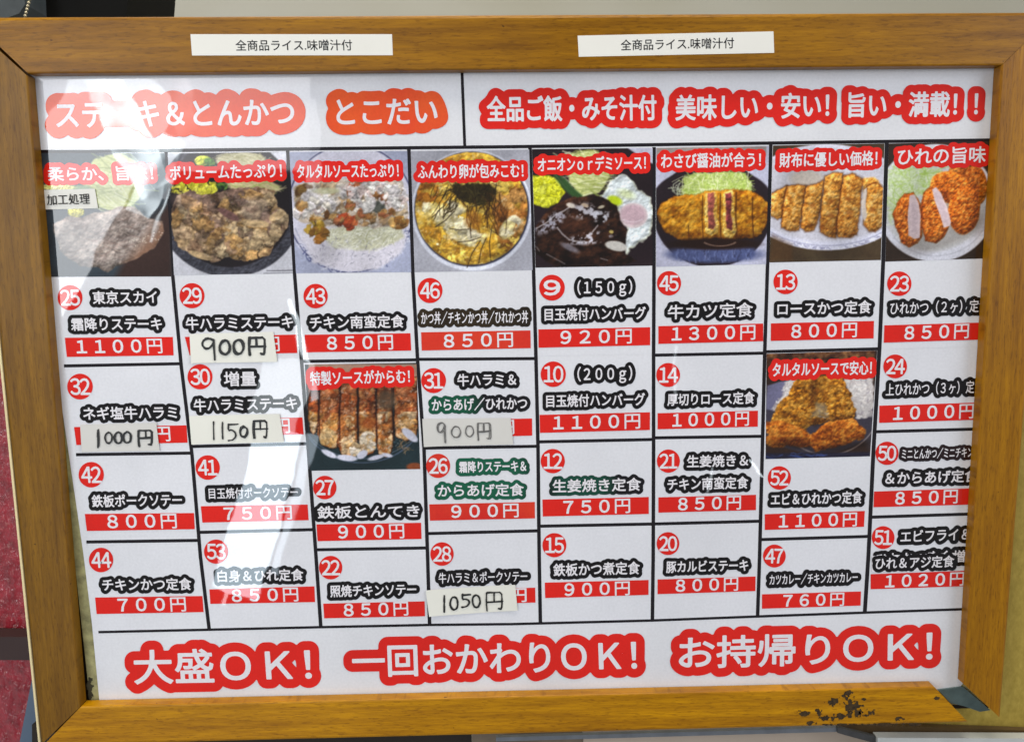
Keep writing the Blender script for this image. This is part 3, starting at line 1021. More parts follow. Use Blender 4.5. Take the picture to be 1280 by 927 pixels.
def food_fillet_cutlet(q, parent):
    p = Paint(q, (1095, 170), 5.618, seed=81)
    p.a[:] = (56, 44, 36)
    p.put(p.ell(420, 470, 420, 412, 0, 8), (206, 206, 216))
    p.put(p.ell(400, 440, 380, 370, 0, 24), (196, 196, 198))
    p.put(p.ringm(420, 470, 385, 372, 7, 10, 140)*.5, (160, 160, 170))
    cab = p.poly([(90, 240), (200, 215), (460, 220), (440, 320), (380, 400), (280, 420), (170, 500), (110, 620), (80, 560)], 20, 40)
    p.put(cab, (190, 204, 162))
    p.strands(cab, 150, 110, 6, [(206, 216, 186), (172, 196, 110), (216, 222, 204), (160, 188, 92), (194, 206, 170)], .6)
    lo, mid, hi = (150, 72, 14), (200, 110, 34), (222, 146, 70)

    def croq(m, sc=20, k=1.0):
        p.crumb(m, [c*k for c in lo], [c*k for c in mid], [c*k for c in hi], sc)
    p.mul(p.ell(480, 690, 330, 90, -.35, 50)*.45, (.6, .55, .5))
    croq(p.ell(640, 270, 130, 90, .3, 8, .1), 20, .9)
    croq(p.ell(700, 350, 82, 140, -.1, 8, .1), 20, .88)
    m = p.ell(520, 360, 140, 112, .3, 8, .08)
    croq(m, 20, 1.05)
    p.mul(p.ell(500, 470, 30, 120, -.3, 20)*.5, (.6, .45, .3))
    m = p.ell(620, 520, 112, 172, .12, 8, .08)
    croq(m)
    p.mul(m*(1-p.ell(610, 500, 90, 150, .12, 40))*.5, (.72, .58, .42))
    m = p.poly([(330, 400), (380, 360), (440, 400), (500, 520), (520, 620), (480, 700), (420, 755), (350, 735), (325, 640), (315, 500)], 8, 14)
    croq(m)
    p.shade_edge(20, (.8, .66, .5))
    p.put(p.poly([(395, 375), (420, 358), (455, 400), (500, 500), (527, 610), (520, 630), (478, 645), (450, 560), (410, 450)], 6, 6), (208, 188, 190))
    p.put(p.poly([(410, 400), (440, 400), (490, 520), (505, 610), (480, 620), (450, 530)], 12, 10)*.5, (186, 166, 172))
    m = p.poly([(120, 550), (150, 470), (200, 410), (260, 398), (300, 450), (322, 560), (320, 700), (290, 750), (230, 778), (175, 745), (160, 680), (130, 610)], 8, 14)
    croq(m)
    p.shade_edge(20, (.8, .66, .5))
    p.put(p.poly([(237, 420), (270, 410), (298, 470), (314, 560), (308, 715), (270, 722), (228, 700), (222, 560)], 6, 6), (206, 186, 188))
    p.put(p.poly([(250, 470), (280, 470), (295, 560), (290, 680), (250, 680)], 14, 10)*.5, (182, 164, 170))
    return p.finish(parent)


def food_glazed_pork(q, parent):
    p = Paint(q, (370, 440), 5.794, seed=91)
    p.a[:] = (36, 50, 54)
    p.put(p.poly([(90, 85), (880, 85), (880, 200), (90, 200)], 10), (160, 128, 110))
    p.put(p.ringm(480, 380, 470, 420, 8, 30, 150), (80, 92, 112))
    p.put(p.ringm(480, 360, 480, 410, 5, 30, 150)*.7, (110, 120, 140))
    p.put(p.ell(860, 830, 60, 30, 0, 10), (120, 66, 40))
    tops = [(90, 165, 600), (180, 320, 700), (325, 445, 780), (455, 580, 745), (585, 705, 760), (712, 882, 640)]
    for k, (x0, x1, yb) in enumerate(tops):
        m = p.poly([(x0, 180), (x1-4, 180), (x1-2, yb-90), (x1-22, yb-14), ((x0+x1)/2, yb), (x0+16, yb-26), (x0-22 if k in (1, 2) else x0, yb-110)], 6, 18)
        p.crumb(m, (96, 50, 22), (158, 98, 54), (196, 146, 98), 50)
        p.pile(m*(p.Y < 480), 26, 42, 22, [(128, 70, 38), (150, 88, 54), (104, 54, 28), (176, 120, 84), (168, 84, 40)], .6, al=.8, wob=.8)
        p.pile(m*(p.Y > 430), 26, 36, 24, [(204, 164, 112), (186, 136, 76), (212, 184, 148), (176, 110, 56)], .65, al=.85, wob=.8)
        p.shade_edge(12, (.66, .55, .5))
    al = p.poly([(90, 150), (882, 150), (882, 560), (700, 720), (240, 690), (90, 560)], 10)
    p.relief(al, 60, 2.0, 1.2)
    p.gloss(al, .45, 9, .6)
    for x0, x1 in ((170, 172), (322, 318), (448, 452), (580, 588), (690, 712)):
        p.line(x0, 250, x1, 640, 6, (52, 28, 20), .85, .01)
    p.put(p.ell(530, 520, 60, 40, 0, 34, .6)*.6, (172, 78, 30))
    p.put(p.ell(660, 350, 70, 66, .3, 40, .6)*.7, (84, 76, 64))
    w = np.maximum(p.ell(525, 650, 62, 80, 0, 10, .3), p.ell(400, 700, 70, 60, 0, 10, .3))
    p.pile(w, 30, 24, 18, [(216, 200, 176), (226, 214, 200), (204, 176, 136)], .7)
    p.pile(p.ell(230, 620, 60, 70), 14, 28, 22, [(206, 176, 130), (190, 150, 96)], .65)
    for x, y, w_, h_, a in ((240, 735, 60, 20, .45), (370, 765, 75, 22, .1), (480, 740, 44, 26, -.6), (580, 762, 62, 16, -.25), (825, 600, 72, 30, .7), (660, 745, 40, 14, .2)):
        p.put(p.ell(x, y, w_, h_, a, 6, .15), (200, 200, 214))
    p.strands(p.ell(790, 680, 50, 36), 16, 50, 3, [(150, 120, 90), (96, 80, 60)], .8)
    return p.finish(parent)


def food_prawn_fillet(q, parent):
    p = Paint(q, (945, 430), 5.794, seed=101)
    p.a[:] = (58, 42, 36)
    p.crumb(p.poly([(70, 50), (860, 40), (860, 260), (70, 260)], 10), (44, 28, 20), (72, 46, 32), (110, 78, 50), 60)
    p.put(p.ell(450, 520, 440, 270, 0, 14), (66, 62, 74))
    p.put(p.poly([(80, 300), (180, 270), (300, 255), (200, 420), (120, 480), (70, 470)], 12), (112, 110, 136))
    rl = p.poly([(210, 270), (300, 250), (250, 360), (140, 480), (110, 470), (190, 370)], 12, 30)
    rr = p.poly([(640, 250), (850, 250), (850, 530), (730, 540), (680, 400)], 12, 30)
    for r_ in (rl, rr):
        p.put(r_, (196, 190, 188))
        p.strands(r_, 80, 24, 6, [(220, 212, 206), (176, 166, 164), (230, 226, 222), (150, 142, 150)], .7)
    p.put(p.ell(840, 640, 60, 120, 0, 30)*.7, (70, 66, 76))
    p.put(p.ringm(520, 430, 380, 370, 7, 10, 140), (150, 140, 140))
    p.put(p.poly([(60, 790), (860, 780), (860, 830), (60, 830)], 16), (44, 42, 60))
    p.strands(p.poly([(60, 790), (500, 790), (500, 830), (60, 830)], 10), 26, 60, 7, [(70, 90, 150), (40, 40, 60)], .6, ang=.1, spread=.6)
    body = p.poly([(300, 250), (420, 225), (630, 245), (680, 360), (722, 470), (705, 540), (560, 560), (430, 580), (300, 640), (110, 600), (130, 480), (200, 400)], 10, 40)
    p.crumb(body, (112, 66, 12), (170, 112, 34), (204, 152, 70), 26)
    p.pile(body, 90, 22, 14, [(182, 124, 40), (158, 100, 28), (200, 148, 64), (136, 82, 22)], .6, al=.55, wob=.9)
    p.mul(p.poly([(400, 240), (440, 240), (450, 420), (400, 470), (380, 380)], 24, 20)*.6, (.6, .5, .4))
    p.mul(p.poly([(330, 560), (560, 520), (700, 520), (690, 560), (420, 600)], 24, 20)*.5, (.6, .48, .4))
    p.put(p.poly([(430, 430), (500, 430), (530, 540), (400, 520)], 24, 40)*.6, (140, 132, 120))
    p.strands(p.ell(470, 480, 60, 56), 14, 40, 4, [(176, 176, 176), (110, 96, 80), (150, 130, 90)], .7)
    p.relief(body, 60, 1.6, 1.2)
    p.gloss(body, .3, 9, .6, (230, 190, 110))
    for m, k in ((p.ell(240, 650, 190, 75, .35, 10, .2), .92), (p.poly([(390, 660), (520, 560), (700, 540), (795, 620), (780, 680), (600, 740), (430, 780), (400, 730)], 10, 26), .95), (p.ell(150, 700, 90, 50, 0, 10, .3), .8)):
        p.crumb(m, [c*k for c in (128, 62, 14)], [c*k for c in (180, 104, 34)], [c*k for c in (206, 140, 60)], 30)
    p.mul(p.ell(300, 720, 120, 40, .1, 24)*.55, (.5, .38, .3))
    p.mul(p.ell(620, 745, 200, 30, -.15, 24)*.55, (.5, .38, .3))
    return p.finish(parent)


# ------------------------------------------------------------------ the menu board
board = empty('menu_board', (0, 0, 0.88))
tag(board, 'wood-framed Japanese restaurant menu with red price bars and rows of dish photographs', 'menu board')

FR = -0.012      # front of the rails
# inner outline of the frame where it meets the print, outer outline on the front face
IN = {'tl': (44.5, 96), 'tr': (1241.5, 86), 'bl': (108.5, 872.5), 'br': (1196.5, 849)}
OUT = {'tl': (-41, 21.5), 'tr': (1321, 15), 'bl': (51, 931.5), 'br': (1251, 897.5)}


def rail(name, inner, outer, mat, label=None, bev=.0019, inner_mode=0.0):
    """inner: two points on the print plane; outer: two points on the front plane; mitred ends"""
    I = cast(inner, 0.0)
    Of = cast(outer, FR)
    back = -0.0009
    secs = []
    for a, o in zip(I, Of):
        d = np.array([o[0]-a[0], 0, o[2]-a[2]])
        W = np.linalg.norm(d)
        # 45 degree mitre: bevels measured across the rail
        d = d/W
        b = bev*1.414

        def P(t, y):
            return (a[0]+d[0]*t, y, a[2]+d[2]*t)
        secs.append([P(0, back), P(0, FR+bev*.6), P(b*.25, FR+bev*.18), P(b*.8, FR), P(W-.0042, FR), P(W-.0019, FR+.0006), P(W-.0004, FR+.0017), P(W, FR+.0034), P(W, .010), P(W*.55, .010), P(W*.55, back)])
    n = len(secs[0])
    k = 40
    V, F = [], []
    for i in range(k+1):
        t = i/k
        for p, q in zip(*secs):
            V.append(tuple(p[c]*(1-t)+q[c]*t for c in range(3)))
    for i in range(k):
        for j in range(n):
            a, b = i*n+j, i*n+(j+1) % n
            F.append((a, b, b+n, a+n))
    F.append(tuple(range(n)))
    F.append(tuple(reversed(range(k*n, k*n+n))))
    o = link_mesh(name, V, F, mat, board)
    if label:
        o['label'] = label
    return o


def along(a, b, t):
    return (a[0]+(b[0]-a[0])*t, a[1]+(b[1]-a[1])*t)


# each rail stops a hair before the mitre so that the dark joint shows, as in the photograph
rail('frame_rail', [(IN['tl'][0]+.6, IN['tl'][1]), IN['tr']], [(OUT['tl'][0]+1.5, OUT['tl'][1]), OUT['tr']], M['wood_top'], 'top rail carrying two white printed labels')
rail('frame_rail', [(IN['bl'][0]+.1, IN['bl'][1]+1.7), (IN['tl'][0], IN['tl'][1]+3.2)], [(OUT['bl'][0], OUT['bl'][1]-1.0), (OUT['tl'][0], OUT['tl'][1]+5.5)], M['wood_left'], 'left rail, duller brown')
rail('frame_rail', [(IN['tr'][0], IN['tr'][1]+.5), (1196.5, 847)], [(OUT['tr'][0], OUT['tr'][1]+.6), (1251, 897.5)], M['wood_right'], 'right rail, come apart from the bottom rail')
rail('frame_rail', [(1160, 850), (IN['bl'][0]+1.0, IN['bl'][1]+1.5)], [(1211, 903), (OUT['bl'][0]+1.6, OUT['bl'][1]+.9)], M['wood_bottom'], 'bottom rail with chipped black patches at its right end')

# cream strip: light along the left rail's outer edge, put into colour
e = cast([(-7, 360), (50.8, 932)], FR)
V = []
for p, dx in ((e[0], 0), (e[1], 0)):
    for ddx, y in ((-.0022, FR+.0004), (-.0004, FR+.0004), (-.0004, .009), (-.0022, .009)):
        V.append((p[0]+ddx, y, p[2]))
link_mesh('lit_edge_strip', V, [(0, 1, 5, 4), (1, 2, 6, 5), (2, 3, 7, 6), (3, 0, 4, 7), (0, 3, 2, 1), (4, 5, 6, 7)], M['lit_edge'], board)

# back panel, yellowed backing paper and the printed sheet
bp = cast([(-20, 40), (1300, 34), (1236, 884), (62, 915)], 0.004)
bb = bp.copy()
bb[:, 1] = .009
link_mesh('back_panel', np.vstack([bp, bb]), [(3, 2, 1, 0), (4, 5, 6, 7), (0, 1, 5, 4), (1, 2, 6, 5), (2, 3, 7, 6), (3, 0, 4, 7)], plain('hardboard', (40, 32, 22), .8), board)
sheet('backing_paper', [(25, 80), (1262, 76), (1240, 880), (113.5, 885)], -4, M['backing'], board, .0004)
poster_quad = [(30, 84), (1255, 76), (1198.5, 863), (125.5, 884)]
# the left edge of the print runs beside the rail and leaves a strip of backing paper low down
pl = [(28, 84), (46, 250), (60, 400), (79, 520), (104, 690), (115, 780), (125, 884)]
pr = [(1258, 76), (1258, 250), (1255, 400), (1245, 520), (1232, 690), (1216, 835), (1197, 863)]
pv = list(cast(pl, 0)) + list(cast(pr, 0))
nrow = len(pl)
poster = link_mesh('menu_poster', pv, [(i, i+1, nrow+i+1, nrow+i) for i in range(nrow-1)], M['paper'], board)
poster['label'] = 'white printed menu sheet'


def stain(name, cx, cy, rx, ry, thr, seed, mat, layer, parent, sc=14, step=.8, front=None, skew=0.0):
    nx, ny = int(2*rx/step)+2, int(2*ry/step)+2
    X = cx-rx+np.arange(nx)*step
    Y = cy-ry+np.arange(ny)*step
    gx, gy = np.meshgrid(X, Y)
    f = fbm(gx, gy, sc, seed, 4, .6)
    r = np.sqrt(((gx-cx)/rx)**2+((gy-cy-(gx-cx)*skew)/ry)**2)
    D = f-thr-.5*r**2
    D[0, :] = D[-1, :] = D[:, 0] = D[:, -1] = -1
    V, F = contour(D, X, Y)
    if not F:
        return
    o = link_mesh(name, cast(V, -layer*MM if front is None else front), F, mat, parent)
    return o


# dirt on the backing paper strip and lower left corner
M['grime'] = plain('black_grime', (58, 54, 38), .9, .4, 90)
stain('stain', 113, 858, 6, 18, .3, 5, M['grime'], -3.2, board, 4)
# chipped laminate on the bottom rail
for cx, cy, rx, ry, thr, sd in ((1066, 884, 15, 15, .22, 3), (1060, 868, 11, 8, .3, 8), (1024, 889, 8, 8, .36, 12), (1035, 897, 16, 6, .34, 31), (1012, 903, 9, 4, .2, 17),
                                (1080, 873, 5, 3, .3, 21), (1122, 898, 14, 4, .36, 23), (1050, 895, 12, 6, .3, 44), (1170, 872, 10, 3, .36, 41), (1040, 878, 18, 12, .38, 54), (1085, 890, 14, 9, .36, 55), (1004, 892, 12, 8, .37, 56)):
    stain('stain', cx, cy, rx, ry, thr+.06, sd, M['chip'], 0, board, 4.2, .5, front=FR-.0002)
stain('stain', 1100, 905, 90, 2.6, .28, 61, M['chip'], 0, board, 6, .6, front=FR-.0002)
# metal corner piece in the open mitre
M['steel'] = plain('bracket_steel', (120, 140, 138), .35, .25, 60, metal=.9)
q = cast([(1173, 862), (1204, 858), (1238, 887), (1225, 889), (1205, 882), (1188, 878)], -.002)
qb = q.copy()
qb[:, 1] += .002
nq = len(q)
link_mesh('corner_bracket', np.vstack([q, qb]), [tuple(reversed(range(nq))), tuple(range(nq, 2*nq))]+[(i, (i+1) % nq, (i+1) % nq+nq, i+nq) for i in range(nq)], M['steel'], board)

# ---- ruled lines
COL = [[(36, 188), (66, 345), (80, 457), (95, 568), (108, 676), (124, 788)],
       [(207.5, 190), (216, 345), (226.5, 457), (240, 568), (250.5, 695), (261.5, 786)],
       [(359.5, 188), (368, 340), (377, 452), (385, 556), (395, 695), (401, 783)],
       [(511, 187), (516, 340), (522, 450), (530, 560), (534.5, 695), (537, 780)],
       [(662.5, 185), (667, 338), (670, 448), (672.5, 558), (674, 695), (675.5, 778)],
       [(817.5, 184), (817.5, 345), (817, 445), (817, 560), (816.5, 695), (815.5, 775)],
       [(963.5, 181), (959.5, 330), (956, 439), (953, 560), (949.5, 695), (947, 770)],
       [(1108.5, 178), (1104, 327), (1099.5, 434), (1092, 560), (1085.5, 695), (1081, 765)],
       [(1252, 174), (1252, 345), (1246, 450), (1238, 560), (1226, 695), (1222, 760)]]


def colx(k, y):
    c = COL[k]
    return float(np.interp(y, [p[1] for p in c], [p[0] for p in c]))


def rule(pts, w, layer, vertical=True):
    V, F = [], []
    for x, y in pts:
        if vertical:
            V += [(x-w/2, y), (x+w/2, y)]
        else:
            V += [(x, y+w/2), (x, y-w/2)]
    for i in range(len(pts)-1):
        a = 2*i
        F.append((a+2, a+3, a+1, a) if vertical else (a, a+2, a+3, a+1))
    return link_mesh('ruled_line', cast(V, -layer*MM), F, M['black_line'], board)


for k in range(1, 8):
    rule(COL[k], 4.5 if k < 7 else 5, 2.0)
rule([(577.5, 90), (581, 184)], 3.6, 2.0)
rule([(30, 189.5), (110, 189.5), (400, 186), (640, 183.5), (960, 179), (1250, 175)], 4.2, 1.5, False)
rule([(123, 789.5), (261, 786.5), (401, 783.3), (537, 780.5), (640, 779.5), (815, 775), (960, 769.5), (1085, 765), (1215, 760.5)], 3.2, 1.5, False)
LINES = [(0, 80, 457.2, 1, 454.4), (0, 95, 568, 1, 566), (0, 108, 677, 1, 675),
         (1, None, 557.8, 2, 554.2), (1, None, 665, 2, 661.5), (2, None, 451.5, 3, 449.6), (2, None, 686.7, 3, 684.4),
         (3, None, 449, 4, 448), (3, None, 559.8, 4, 557.5), (3, None, 666.5, 4, 663),
         (4, None, 552, 5, 549), (4, None, 657.3, 5, 654.5), (5, None, 443.8, 6, 441.2), (5, None, 547, 6, 545), (5, None, 654.5, 6, 651),
         (6, None, 439.5, 7, 435.8), (6, None, 674, 7, 670), (7, None, 539.4, 8, 535.5), (7, None, 646, 8, 641.5)]
for k0, x0, y0, k1, y1 in LINES:
    a = x0 if x0 else colx(k0, y0)
    rule([(a, y0), (colx(k1, y1), y1)], 4.0, 1.5, False)

# ---- cells: column, top-left y, top-right y, bottom-left y, bottom-right y
REDTOP = 'red_print'


def cell(k, tl, tr, bl, br, label):
    q = [(colx(k, tl)+1, tl+1), (colx(k+1, tr)-1, tr+1), (colx(k+1, br)-1, br-1), (colx(k, bl)+1, bl-1)]
    V = list(q)
    # follow the slightly bent column lines half way down
    ym0, ym1 = (tl+bl)/2, (tr+br)/2
    v = cast([q[0], q[1], (colx(k+1, ym1)-1, ym1), q[2], q[3], (colx(k, ym0)+1, ym0)], -1*MM)
    o = link_mesh('menu_cell', v, [(5, 2, 1, 0), (4, 3, 2, 5)], M['cell'], board)
    o['label'] = label
    return o


def entry(c, num, b, names, bar, bt, ptxt, bmat='red', barmat='red', ph=19.5):
    badge(num, *b, c, bmat)
    for nm in names:
        s, x0, y0, x1, y1, h = nm[:6]
        halo = nm[6] if len(nm) > 6 else 'black'
        lettering('dish_name', s, x0, y0, x1, y1, h, c, halo, 4.8 if h > 14.2 else 4.2, bold=.34 if len(s) < 10 else .18)
    price(ptxt, bar, bt, c, barmat, ph)


def caption(c, s, x0, y0, x1, y1, h, R=6.2):
    return lettering('photo_caption', s, x0, y0, x1, y1, h, c, 'red', R, bold=.36)


# column 1
c = cell(0, 189.5, 189.5, 457.2, 454.4, 'entry 25 with a sliced steak picture, partly under glare')
food_sliced_steak([(40, 191.5), (206, 191.5), (215, 345.5), (60, 346)], c)
caption(c, '柔らか、旨味！', 60, 217.5, 191, 216.5, 19)
entry(c, '25', (87.5, 372, 15.5), [('東京スカイ', 116, 372, 196, 371, 16.8), ('霜降りステーキ', 89, 405.3, 202, 404.5, 17)],
      [(81, 422), (216, 421), (217, 444), (83.5, 446)], (96, 434, 202.5, 432.5), '1100円')
c = cell(0, 457.2, 454.4, 568, 566, 'entry 32, price covered by a grey handwritten slip')
entry(c, '32', (100, 483, 16), [('ネギ塩牛ハラミ', 104, 516.8, 221, 515, 17)],
      [(92.5, 533.5), (233, 531.3), (234.5, 553), (95.5, 556)], (106, 544.5, 212.5, 542.3), '1000円')
c = cell(0, 568, 566, 677, 675, 'entry 42, priced 800')
entry(c, '42', (114, 593, 15.8), [('鉄板ポークソテー', 115, 626, 227, 624.4, 16.5)],
      [(106, 642), (242.5, 640.8), (243.5, 661), (108.5, 663.3)], (134.5, 652.3, 220.5, 651), '800円')
c = cell(0, 677, 675, 789.5, 786.5, 'entry 44, priced 700, lowest of the first column')
entry(c, '44', (126.3, 699.5, 15.2), [('チキンかつ定食', 128, 730.5, 239, 729.3, 16.2)],
      [(118.8, 746.3), (253, 744.4), (254.5, 764.5), (120.8, 767)], (147.5, 756.5, 232, 755), '700円', ph=19)
# column 2
c = cell(1, 189.5, 188.5, 454.5, 452, 'entry 29 with a picture of grilled beef slices, price covered by a cream slip')
food_grilled_slices([(209.5, 192), (357.5, 190), (366, 341.5), (217.5, 344)], c)
caption(c, 'ボリュームたっぷり！', 212.5, 216.5, 352, 213, 19.5)
entry(c, '29', (240, 369.5, 15.6), [('牛ハラミステーキ', 232.5, 404.5, 366, 402, 17)],
      [(231, 421), (370.5, 418), (371.5, 441), (237, 444)], (256, 432.5, 349, 430), '1000円')
c = cell(1, 454.5, 452, 557.8, 554.2, 'entry 30, price covered by a cream slip reading 1150')
entry(c, '30', (250, 470.8, 15.6), [('増量', 280, 473.5, 320, 473, 19.5), ('牛ハラミステーキ', 242.5, 506.7, 371, 503.5, 17)],
      [(246, 524.3), (378, 521.5), (379.5, 542.5), (248, 546)], (262, 535, 362, 532), '1150円')
c = cell(1, 557.8, 554.2, 665, 661.5, 'entry 41 under the slanting window reflection')
entry(c, '41', (259.6, 584, 15.2), [('目玉焼付ポークソテー', 261, 616.5, 372, 614.6, 14.6)],
      [(251, 632.3), (384.5, 630.2), (385.8, 649.8), (253, 652.8)], (280, 642.5, 364.5, 640.3), '750円', ph=18.5)
c = cell(1, 665, 661.5, 786.5, 783.5, 'entry 53, lowest of the second column')
entry(c, '53', (270, 689, 15), [('白身＆ひれ定食', 272, 719.8, 379, 717.8, 15.8)],
      [(261.7, 736.2), (393, 732.3), (393.8, 752), (263, 754.3)], (290, 744.7, 372.5, 742.7), '850円', ph=18.5)
# column 3
c = cell(2, 188, 187, 451.5, 449.6, 'entry 43 with a picture of fried chicken and white tartar sauce on a blue-rimmed plate')
food_chicken_tartar([(361.7, 190), (509, 188.8), (514, 340), (370, 341.5)], c)
caption(c, 'タルタルソースたっぷり！', 371.5, 214.5, 498, 213, 19)
entry(c, '43', (394.5, 370, 15.2), [('チキン南蛮定食', 387.5, 403.3, 505, 401.3, 17)],
      [(380.8, 418.3), (513, 416.3), (514, 438), (382, 440.3)], (409, 429.5, 491, 427.8), '850円')
c = cell(2, 451.5, 449.6, 686.7, 684.4, 'entry 27 with a picture of sauce-glazed pork strips')
food_glazed_pork([(381, 455.5), (520.5, 453.2), (525.3, 586), (388, 588)], c)
caption(c, '特製ソースがからむ！', 388, 473, 512, 470, 18.5)
entry(c, '27', (406, 609, 14.6), [('鉄板とんてき', 397, 640.3, 524, 638, 16.6)],
      [(395.5, 655), (526.3, 653), (527, 673.2), (397, 676)], (423, 665.3, 505, 663.6), '900円', ph=19)
c = cell(2, 686.7, 684.4, 783.5, 780.5, 'entry 22, lowest of the third column')
entry(c, '22', (413.3, 709, 14.6), [('照焼チキンソテー', 413, 738.5, 520, 736, 15.8)],
      [(404, 754), (530.8, 751), (531.3, 769.7), (405.3, 772.3)], (430, 762.7, 510, 760.4), '850円', ph=18.5)
# column 4
c = cell(3, 187, 185.5, 449, 448, 'entry 46 with a picture of an egg-topped rice bowl with seaweed')
food_egg_bowl([(513.5, 189), (661.5, 187), (665.7, 337.5), (518.5, 340)], c)
caption(c, 'ふんわり卵が包みこむ！', 522.5, 214.8, 654, 213.2, 19)
entry(c, '46', (537.5, 363, 15.6), [('かつ丼／チキンかつ丼／ひれかつ丼', 526.5, 397.6, 660, 395.8, 17, 'brown')],
      [(526.3, 415.2), (663, 412.8), (663.5, 435), (527.2, 438)], (555, 426.8, 641, 424.6), '850円', barmat='faded_red')
c = cell(3, 449, 448, 559.8, 557.5, 'entry 31, price covered by a pale grey slip with faint writing')
entry(c, '31', (542, 475.5, 15.5), [('牛ハラミ＆', 572, 475, 645, 474, 16.3), ('からあげ／ひれかつ', 540, 506, 658.5, 503.6, 16.5, 'half')],
      [(530, 526), (665, 522.7), (665.3, 544.2), (532, 548)], (556, 537, 642.5, 533.8), '850円')
c = cell(3, 559.8, 557.5, 666.5, 663, 'entry 26 with faded green dish names')
entry(c, '26', (547.7, 582, 15), [('霜降りステーキ＆', 574, 583.5, 657.5, 582, 15, 'green'), ('からあげ定食', 547.5, 613, 654.5, 611.6, 16.6, 'green')],
      [(536.5, 630), (668.5, 627), (668.7, 647.5), (537.5, 650.4)], (564.5, 639.8, 648, 637.8), '900円', bmat='faded_red', barmat='faded_red', ph=18.5)
c = cell(3, 666.5, 663, 780.5, 779, 'entry 28, price covered by a tilted cream slip reading 1050')
entry(c, '28', (552.5, 692, 14.6), [('牛ハラミ＆ポークソテー', 548.5, 722.3, 659, 719.6, 14.8, 'black')],
      [(543, 737), (669, 734), (669.3, 752.6), (545, 756)], (566, 746, 658, 743.5), '950円', ph=18.5)
# column 5
c = cell(4, 185, 184, 446, 443.5, 'entry 9 with a picture of a hamburg steak, fried egg and corn')
food_hamburg([(665, 186.5), (815.7, 185), (815.7, 332), (669.5, 334.5)], c)
caption(c, 'オニオンｏｒデミソース！', 672.5, 206.2, 807, 203.3, 19)
entry(c, '9', (690, 359.5, 16), [('（１５０ｇ）', 722, 359.3, 790, 358, 19), ('目玉焼付ハンバーグ', 681, 393.2, 807, 391, 16.6)],
      [(673, 411.6), (812.7, 408.8), (812.7, 431.3), (673.2, 434.5)], (701, 422.3, 789.5, 420.2), '920円')
c = cell(4, 446, 443.5, 552, 549, 'entry 10, the larger hamburg steak priced 1100')
entry(c, '10', (691.6, 467.5, 15.8), [('（２００ｇ）', 722, 467.5, 790, 466, 19), ('目玉焼付ハンバーグ', 683, 501.2, 806, 498.6, 16.6)],
      [(674.5, 518.3), (812.5, 515), (812.3, 537.2), (675, 540.8)], (692, 529, 800, 526.4), '1100円')
c = cell(4, 552, 549, 657.3, 654.5, 'entry 12, priced 750, its dish name partly faded to green')
entry(c, '12', (691, 576, 15.1), [('生姜焼き定食', 691, 607.4, 801, 604.8, 17.2, 'half2')],
      [(678, 624), (811, 620.8), (811, 642), (678.5, 645.2)], (704.5, 634.5, 787.5, 632), '750円', ph=19)
c = cell(4, 657.3, 654.5, 779, 775.2, 'entry 15, lowest of the fifth column')
entry(c, '15', (693, 681, 15), [('鉄板かつ煮定食', 692, 712, 799.5, 709.2, 16.8)],
      [(681, 727.7), (810.7, 724.4), (810.7, 743), (681.5, 747)], (706, 737.2, 787, 735), '900円', ph=18.5)
# column 6
c = cell(5, 183.5, 181.5, 443.8, 441.2, 'entry 45 with a picture of a beef cutlet, two slices showing pink meat')
food_beef_cutlet([(820, 185), (961.3, 182.5), (957.6, 330), (820.3, 333.3)], c)
caption(c, 'わさび醤油が合う！', 826.5, 201.5, 951, 199.5, 19.5)
entry(c, '45', (836.3, 354, 15.1), [('牛カツ定食', 835, 390.2, 941, 386.8, 19)],
      [(823, 407.5), (954, 404.2), (954, 426.3), (823, 429.7)], (840, 418, 944, 415.4), '1300円')
c = cell(5, 443.8, 441.2, 547, 545, 'entry 14, second of the sixth column')
entry(c, '14', (835.2, 468.5, 14.9), [('厚切りロース定食', 834.5, 499.5, 943, 496.8, 16.2)],
      [(822, 516.2), (947.5, 513), (947.2, 533), (822, 536.3)], (841, 525.8, 936, 523.2), '1000円', ph=19)
c = cell(5, 547, 545, 654.5, 651, 'entry 21, third of the sixth column')
entry(c, '21', (835.5, 576, 14.4), [('生姜焼き＆', 859, 576.5, 935, 574.8, 16.2), ('チキン南蛮定食', 834.5, 605.2, 935, 602.6, 16.2)],
      [(823, 621.3), (945, 618), (945, 637.2), (823, 640.4)], (848, 630.5, 926, 628), '850円', ph=18.5)
c = cell(5, 654.5, 651, 775, 770, 'entry 20, lowest of the sixth column')
entry(c, '20', (835, 679, 14.2), [('豚カルビステーキ', 833, 708.3, 935, 705.8, 15.8)],
      [(822, 723.8), (944.5, 720), (944.3, 738.3), (822, 742.2)], (845, 732.3, 922.5, 729.6), '800円', ph=18)
